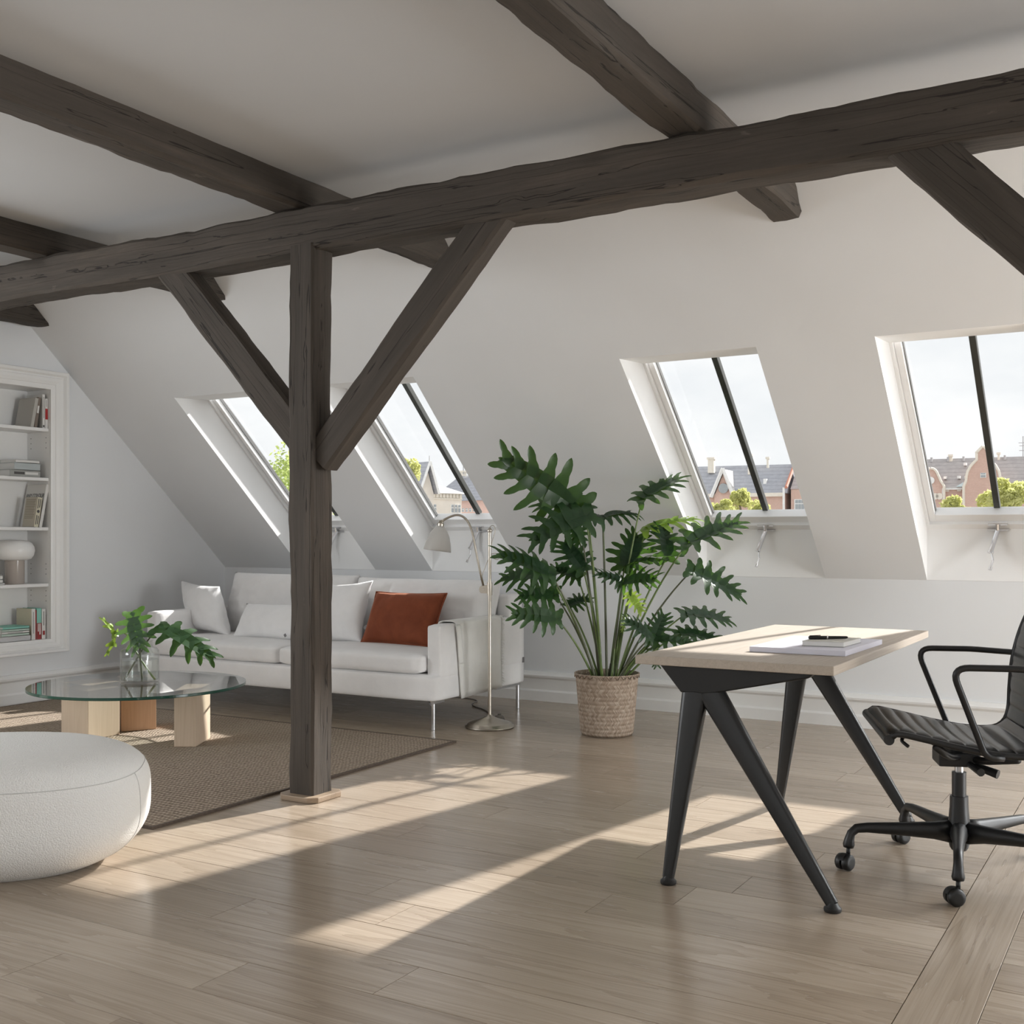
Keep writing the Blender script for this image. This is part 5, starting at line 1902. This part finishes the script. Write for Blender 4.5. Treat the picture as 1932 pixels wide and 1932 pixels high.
def curved_gable(bf, pc, prof2, par, t0):
    """prof2: list of (half width px, y px) from the top down"""
    d_ = bf.d(bf.s(pc))
    sc_ = bf.s(pc)
    L_ = [(-w_ * d_ / F, bf.z(pc, y_)) for w_, y_ in prof2]
    R_ = [(w_ * d_ / F, z_) for (w_, z_) in [(p[0], bf.z(pc, p[1])) for p in prof2]][::-1]
    poly = [bf.p(sc_ + a, t0, z_) for a, z_ in L_] + [bf.p(sc_ + a, t0, z_) for a, z_ in R_]
    MB().prism(poly, bf.n * .7).build('curved_gable', M['brick'], par)
    ed = MB()
    ed.tube([bf.p(sc_ + a, t0 - .05, z_) for a, z_ in L_], .12, 5)
    ed.tube([bf.p(sc_ + a, t0 - .05, z_) for a, z_ in R_], .12, 5)
    ed.build('gable_coping', M['stone_trim'], par)


curved_gable(b2, 1757, [(1, 884.5), (5, 885), (9, 888), (12, 893), (13.5, 897), (15, 900), (18, 908), (24, 918), (24, 1030)], h2, -.5)
curved_gable(b2, 1856, [(0.5, 843), (12, 855), (11, 856), (11, 868), (15, 872), (22, 880), (27, 890), (29, 899), (30, 908), (34, 918), (34, 1030)], h2, -.6)
MB().lathe([(.30, 0), (.30, .1)], b2.p(b2.s(1758), -.55, b2.z(1758, 907)), 18, ax=-b2.n, e1=b2.e, e2=UP).build('round_plaque', M['white_trim'], h2)
bwin(b2, b2.s(1851), b2.s(1862), b2.z(1856, 902), b2.z(1856, 893), h2, t0=-.72, bars=1)
for px_, py_ in ((1815.5, 873), (1782, 901), (1808, 900), (1821.5, 900)):
    b2.box(MB(), b2.s(px_ - 2.6), b2.s(px_ + 2.6), (0.2 if py_ > 880 else 1.9), (1.0 if py_ > 880 else 2.6), b2.z(px_, py_ + 2.5), b2.z(px_, py_ - 2.5)).build('roof_window', M['white_trim'], h2)
mb = MB()
mb.add([b2.p(b2.s(1805), -.5, zE), b2.p(b2.s(1829), -.5, zE), b2.p(b2.s(1817), -.1, b2.z(1817, 910)), b2.p(b2.s(1817), 1.4, b2.z(1817, 908))], [(0, 1, 2), (0, 2, 3), (1, 3, 2)])
mb.build('copper_hood', M['verdigris'], h2)
for px_ in (1748, 1780, 1810, 1842, 1890):
    b2.box(MB(), b2.s(px_ - 2), b2.s(px_ + 2), 3.0, 3.8, zR - .3, zR + .12).build('ridge_vent', M['mast'], h2)
chimney(b2, b2.s(1782), b2.s(1788), 3.1, zR - .5, b2.z(1785, 857), h2, M['stone_trim'])
chimney(b2, b2.s(1876), b2.s(1880), 3.1, zR - .5, b2.z(1878, 853), h2, M['stone_trim'])
am = MB()
a0 = b2.p(b2.s(1925), 3.4, zR - .3)
am.tube([a0, a0 + UP * 2.0], .04, 5)
for zz_, ln in ((1.45, .35), (1.2, .28), (.8, .3)):
    am.tube([a0 + UP * zz_ - b2.e * ln, a0 + UP * zz_ + b2.e * ln], .025, 4)
am.build('antenna', M['mast'], h2)
MB().tube([b2.p(b2.s(1780.5), -.45, -12), b2.p(b2.s(1780.5), -.45, zE - .1)], .10, 8).build('drainpipe', M['white_trim'], h2)
for k in range(3):
    MB().lathe([(.28, 0), (.28, .1)], b2.p(b2.s(1758 + k * 8), -.52, b2.z(1760, 937)), 14, ax=-b2.n, e1=b2.e, e2=UP).build('arch_panel', M['stone_trim'], h2)
for px_, py_ in ((1787, 926), (1810, 925)):
    b2.box(MB(), b2.s(px_ - 4), b2.s(px_ + 4), -.12, .0, b2.z(px_, py_ + 2), b2.z(px_, py_ - 2)).build('wall_panel', M['stone_trim'], h2)

# --- cream house with pointed gable (second window)
b3 = BF(700, 84, 882, 90)
zE, zR = b3.z(840, 931), b3.z(820, 889)
h3 = thing('cream_house', 'cream house with pale tin roof and pointed gable seen above the floor lamp', 'building', b3.p(b3.L * .6, 3, -12))
sA, sB = b3.s(808), b3.s(871)
b3.box(MB(), sA - 8, sB, 0, 7, -12, zE).build('wall', M['cream'], h3)
mb = MB()
mb.add([b3.p(sA - 8, -.3, zE), b3.p(sB + .3, -.3, zE), b3.p(b3.s(805), 3.5, zR), b3.p(sA - 8, 3.5, zR), b3.p(sB + .3, 7.3, zE), b3.p(sA - 8, 7.3, zE)], [(0, 1, 2, 3), (3, 2, 4, 5), (1, 4, 2), (0, 3, 5)])
mb.build('roof', M['zinc'], h3)
gs0, gs1, gsp = b3.s(782), b3.s(811), b3.s(797)
zg0, zgp = b3.z(797, 932), b3.z(797, 879)
MB().prism([b3.p(gs0, -.5, -12), b3.p(gs1, -.5, -12), b3.p(gs1, -.5, zg0), b3.p(gsp, -.5, zgp), b3.p(gs0, -.5, zg0)], b3.n * .8).build('gable_wall', M['cream'], h3)
mb = MB()
mb.add([b3.p(gs0 - .3, -.9, zg0), b3.p(gsp, -.9, zgp + .3), b3.p(gsp, 3.5, zgp + .3), b3.p(gs0 - .3, 3.5, zg0), b3.p(gs1 + .2, -.9, zg0), b3.p(gs1 + .2, 3.5, zg0)], [(0, 1, 2, 3), (1, 4, 5, 2)])
mb.build('gable_roof', M['slate'], h3)
for sa in (gs0 - .25, gs1 + .15):
    MB().tube([b3.p(sa, -1.0, zg0), b3.p(gsp, -1.0, zgp + .3)], .12, 4).build('verge_board', M['white_trim'], h3)
MB().tube([b3.p(gsp, -.9, zgp), b3.p(gsp, -.9, b3.z(797, 861))], [.06, .03], 6).build('finial', M['mast'], h3)
b3.box(MB(), sA, sB, -.12, 0, b3.z(840, 942), b3.z(840, 940)).build('string_course', M['stone_trim'], h3)
for k in range(10):
    s_ = sA + (sB - sA) * (k + .5) / 10
    b3.box(MB(), s_ - .12, s_ + .12, -.1, 0, b3.z(840, 939), b3.z(840, 932)).build('frieze_panel', M['stone_trim'], h3)
for px_ in (852, 858.5, 865):
    bwin(b3, b3.s(px_ - 2.2), b3.s(px_ + 2.2), b3.z(860, 968), b3.z(860, 952), h3, bars=0)
bwin(b3, b3.s(816), b3.s(821.5), b3.z(818, 968), b3.z(818, 951), h3, bars=0)
b3.box(MB(), b3.s(811), b3.s(816), .6, 2.0, b3.z(813, 914), b3.z(813, 900)).build('dormer', M['white_trim'], h3)
chimney(b3, b3.s(760), b3.s(772), 4, b3.z(766, 890), b3.z(766, 845), h3, M['stone_trim'])
chimney(b3, b3.s(801), b3.s(807), 4.2, b3.z(803, 892), b3.z(803, 881), h3, M['stone_trim'])
# --- slate roof behind and the pink low house
b4 = BF(815, 118, 925, 112)
h4 = ridge_house(b4, 0, b4.L, b4.z(880, 944), b4.z(870, 892), 8, 'slate_house', 'house with large dark slate roof behind the cream house', M['brick_pink'], M['slate'])
chimney(b4, b4.s(827), b4.s(834), 3, b4.z(830, 896), b4.z(830, 889), h4, M['stone_trim'])
MB().tube([b4.p(b4.s(834.5), 3, b4.z(834, 892)), b4.p(b4.s(834.5), 3, b4.z(834, 873))], .05, 5).build('antenna', M['mast'], h4)
for px_ in (875, 882, 889, 896):
    bwin(b4, b4.s(px_ - 2.0), b4.s(px_ + 2.0), b4.z(880, 966), b4.z(880, 959), h4, bars=0)


# --- trees
def treemat(name, c1, c2, tr):
    t = NT(name)
    oi = t.coords('Object')
    f = t.noise(oi, 1.3, 4, .7)
    col = t.ramp(f, [(.3, c1), (.7, c2)])
    t.set(col, .6, 0, .2)
    b = t.new('ShaderNodeBsdfTranslucent')
    b.inputs['Color'].default_value = (*tr, 1)
    mx = t.new('ShaderNodeMixShader'); mx.inputs[0].default_value = .5
    t.link(t.bsdf.outputs[0], mx.inputs[1]); t.link(b.outputs[0], mx.inputs[2]); t.link(mx.outputs[0], t.out.inputs['Surface'])
    return t.m


M['tree'] = treemat('street_tree_leaves', (.44, .46, .19), (.68, .66, .33), (.70, .72, .28))
M['tree_green'] = treemat('green_tree_leaves', (.30, .38, .13), (.50, .55, .24), (.52, .62, .2))
M['bark'] = plain('tree_bark', (.2, .16, .12), .9)


def tree(px, py, rpx, d, label, mat, n=2600, leaf=.16, squash=.85, seed=1, lumps=9):
    c = at(px, py, d)
    R_ = rpx * d / F
    t_ = thing('tree', label, 'tree', (c.x, c.y, -12))
    r_ = random.Random(seed)
    MB().tube([(c.x, c.y, -12), (c.x + .1, c.y, c.z - R_ * .6), (c.x, c.y, c.z)], [R_ * .12, R_ * .08, R_ * .03], 8).build('trunk', M['bark'], t_, smooth=True)
    cl = []
    for k in range(lumps):
        while True:
            q = Vector((r_.uniform(-1, 1), r_.uniform(-1, 1), r_.uniform(-1, 1)))
            if q.length < 1:
                break
        cl.append((q * R_ * .62, R_ * r_.uniform(.28, .46)))
    mb = MB()
    vs_, fs = [], []
    for k in range(n):
        o_, rr = cl[k % lumps]
        q = Vector((r_.gauss(0, 1), r_.gauss(0, 1), r_.gauss(0, 1))).normalized() * rr * r_.uniform(.55, 1.0) ** .5
        p = c + Vector((o_.x + q.x, o_.y + q.y, (o_.z + q.z) * squash))
        a = Vector((r_.gauss(0, 1), r_.gauss(0, 1), r_.gauss(0, 1))).normalized()
        b = a.cross(Vector((r_.gauss(0, 1), r_.gauss(0, 1), r_.gauss(0, 1)))).normalized()
        s_ = leaf * r_.uniform(.7, 1.3)
        i = len(vs_)
        vs_ += [p + a * s_, p + b * s_ * .55, p - a * s_, p - b * s_ * .55]
        fs.append((i, i + 1, i + 2, i + 3))
    mb.add(vs_, fs)
    o = mb.build('foliage', mat, t_, merge=False)
    o['kind'] = 'stuff'
    return t_


tree(520, 930, 150, 38, 'tall leafy green tree seen through the leftmost window', M['tree_green'], 5200, .085, 1.0, 3, 14)
tree(694, 852, 72, 46, 'yellow-green tree at the left rim of the lamp window', M['tree'], 3000, .07, 1.0, 9, 14)
tree(772, 890, 26, 60, 'small yellow-green tree beside the pointed gable in the lamp window', M['tree'], 1300, .085, 1.25, 5, 9)
tree(1394, 944, 28, 66, 'round yellow-green tree in front of the gable in the plant window', M['tree'], 2200, .10, 1.0, 6, 8)
tree(1368, 965, 38, 64, 'low yellow-green tree at the left bottom of the plant window', M['tree'], 1800, .10, .7, 7, 8)
tree(1430, 965, 36, 64.5, 'low yellow-green tree at the right bottom of the plant window', M['tree'], 1500, .10, .7, 8, 8)
tree(1895, 935, 60, 62, 'large yellow-green tree in the window at the right edge', M['tree'], 4200, .11, .9, 12, 12)
tree(1808, 957, 36, 66, 'small yellow-green tree left of the large one in the right window', M['tree'], 1800, .10, .8, 14, 8)
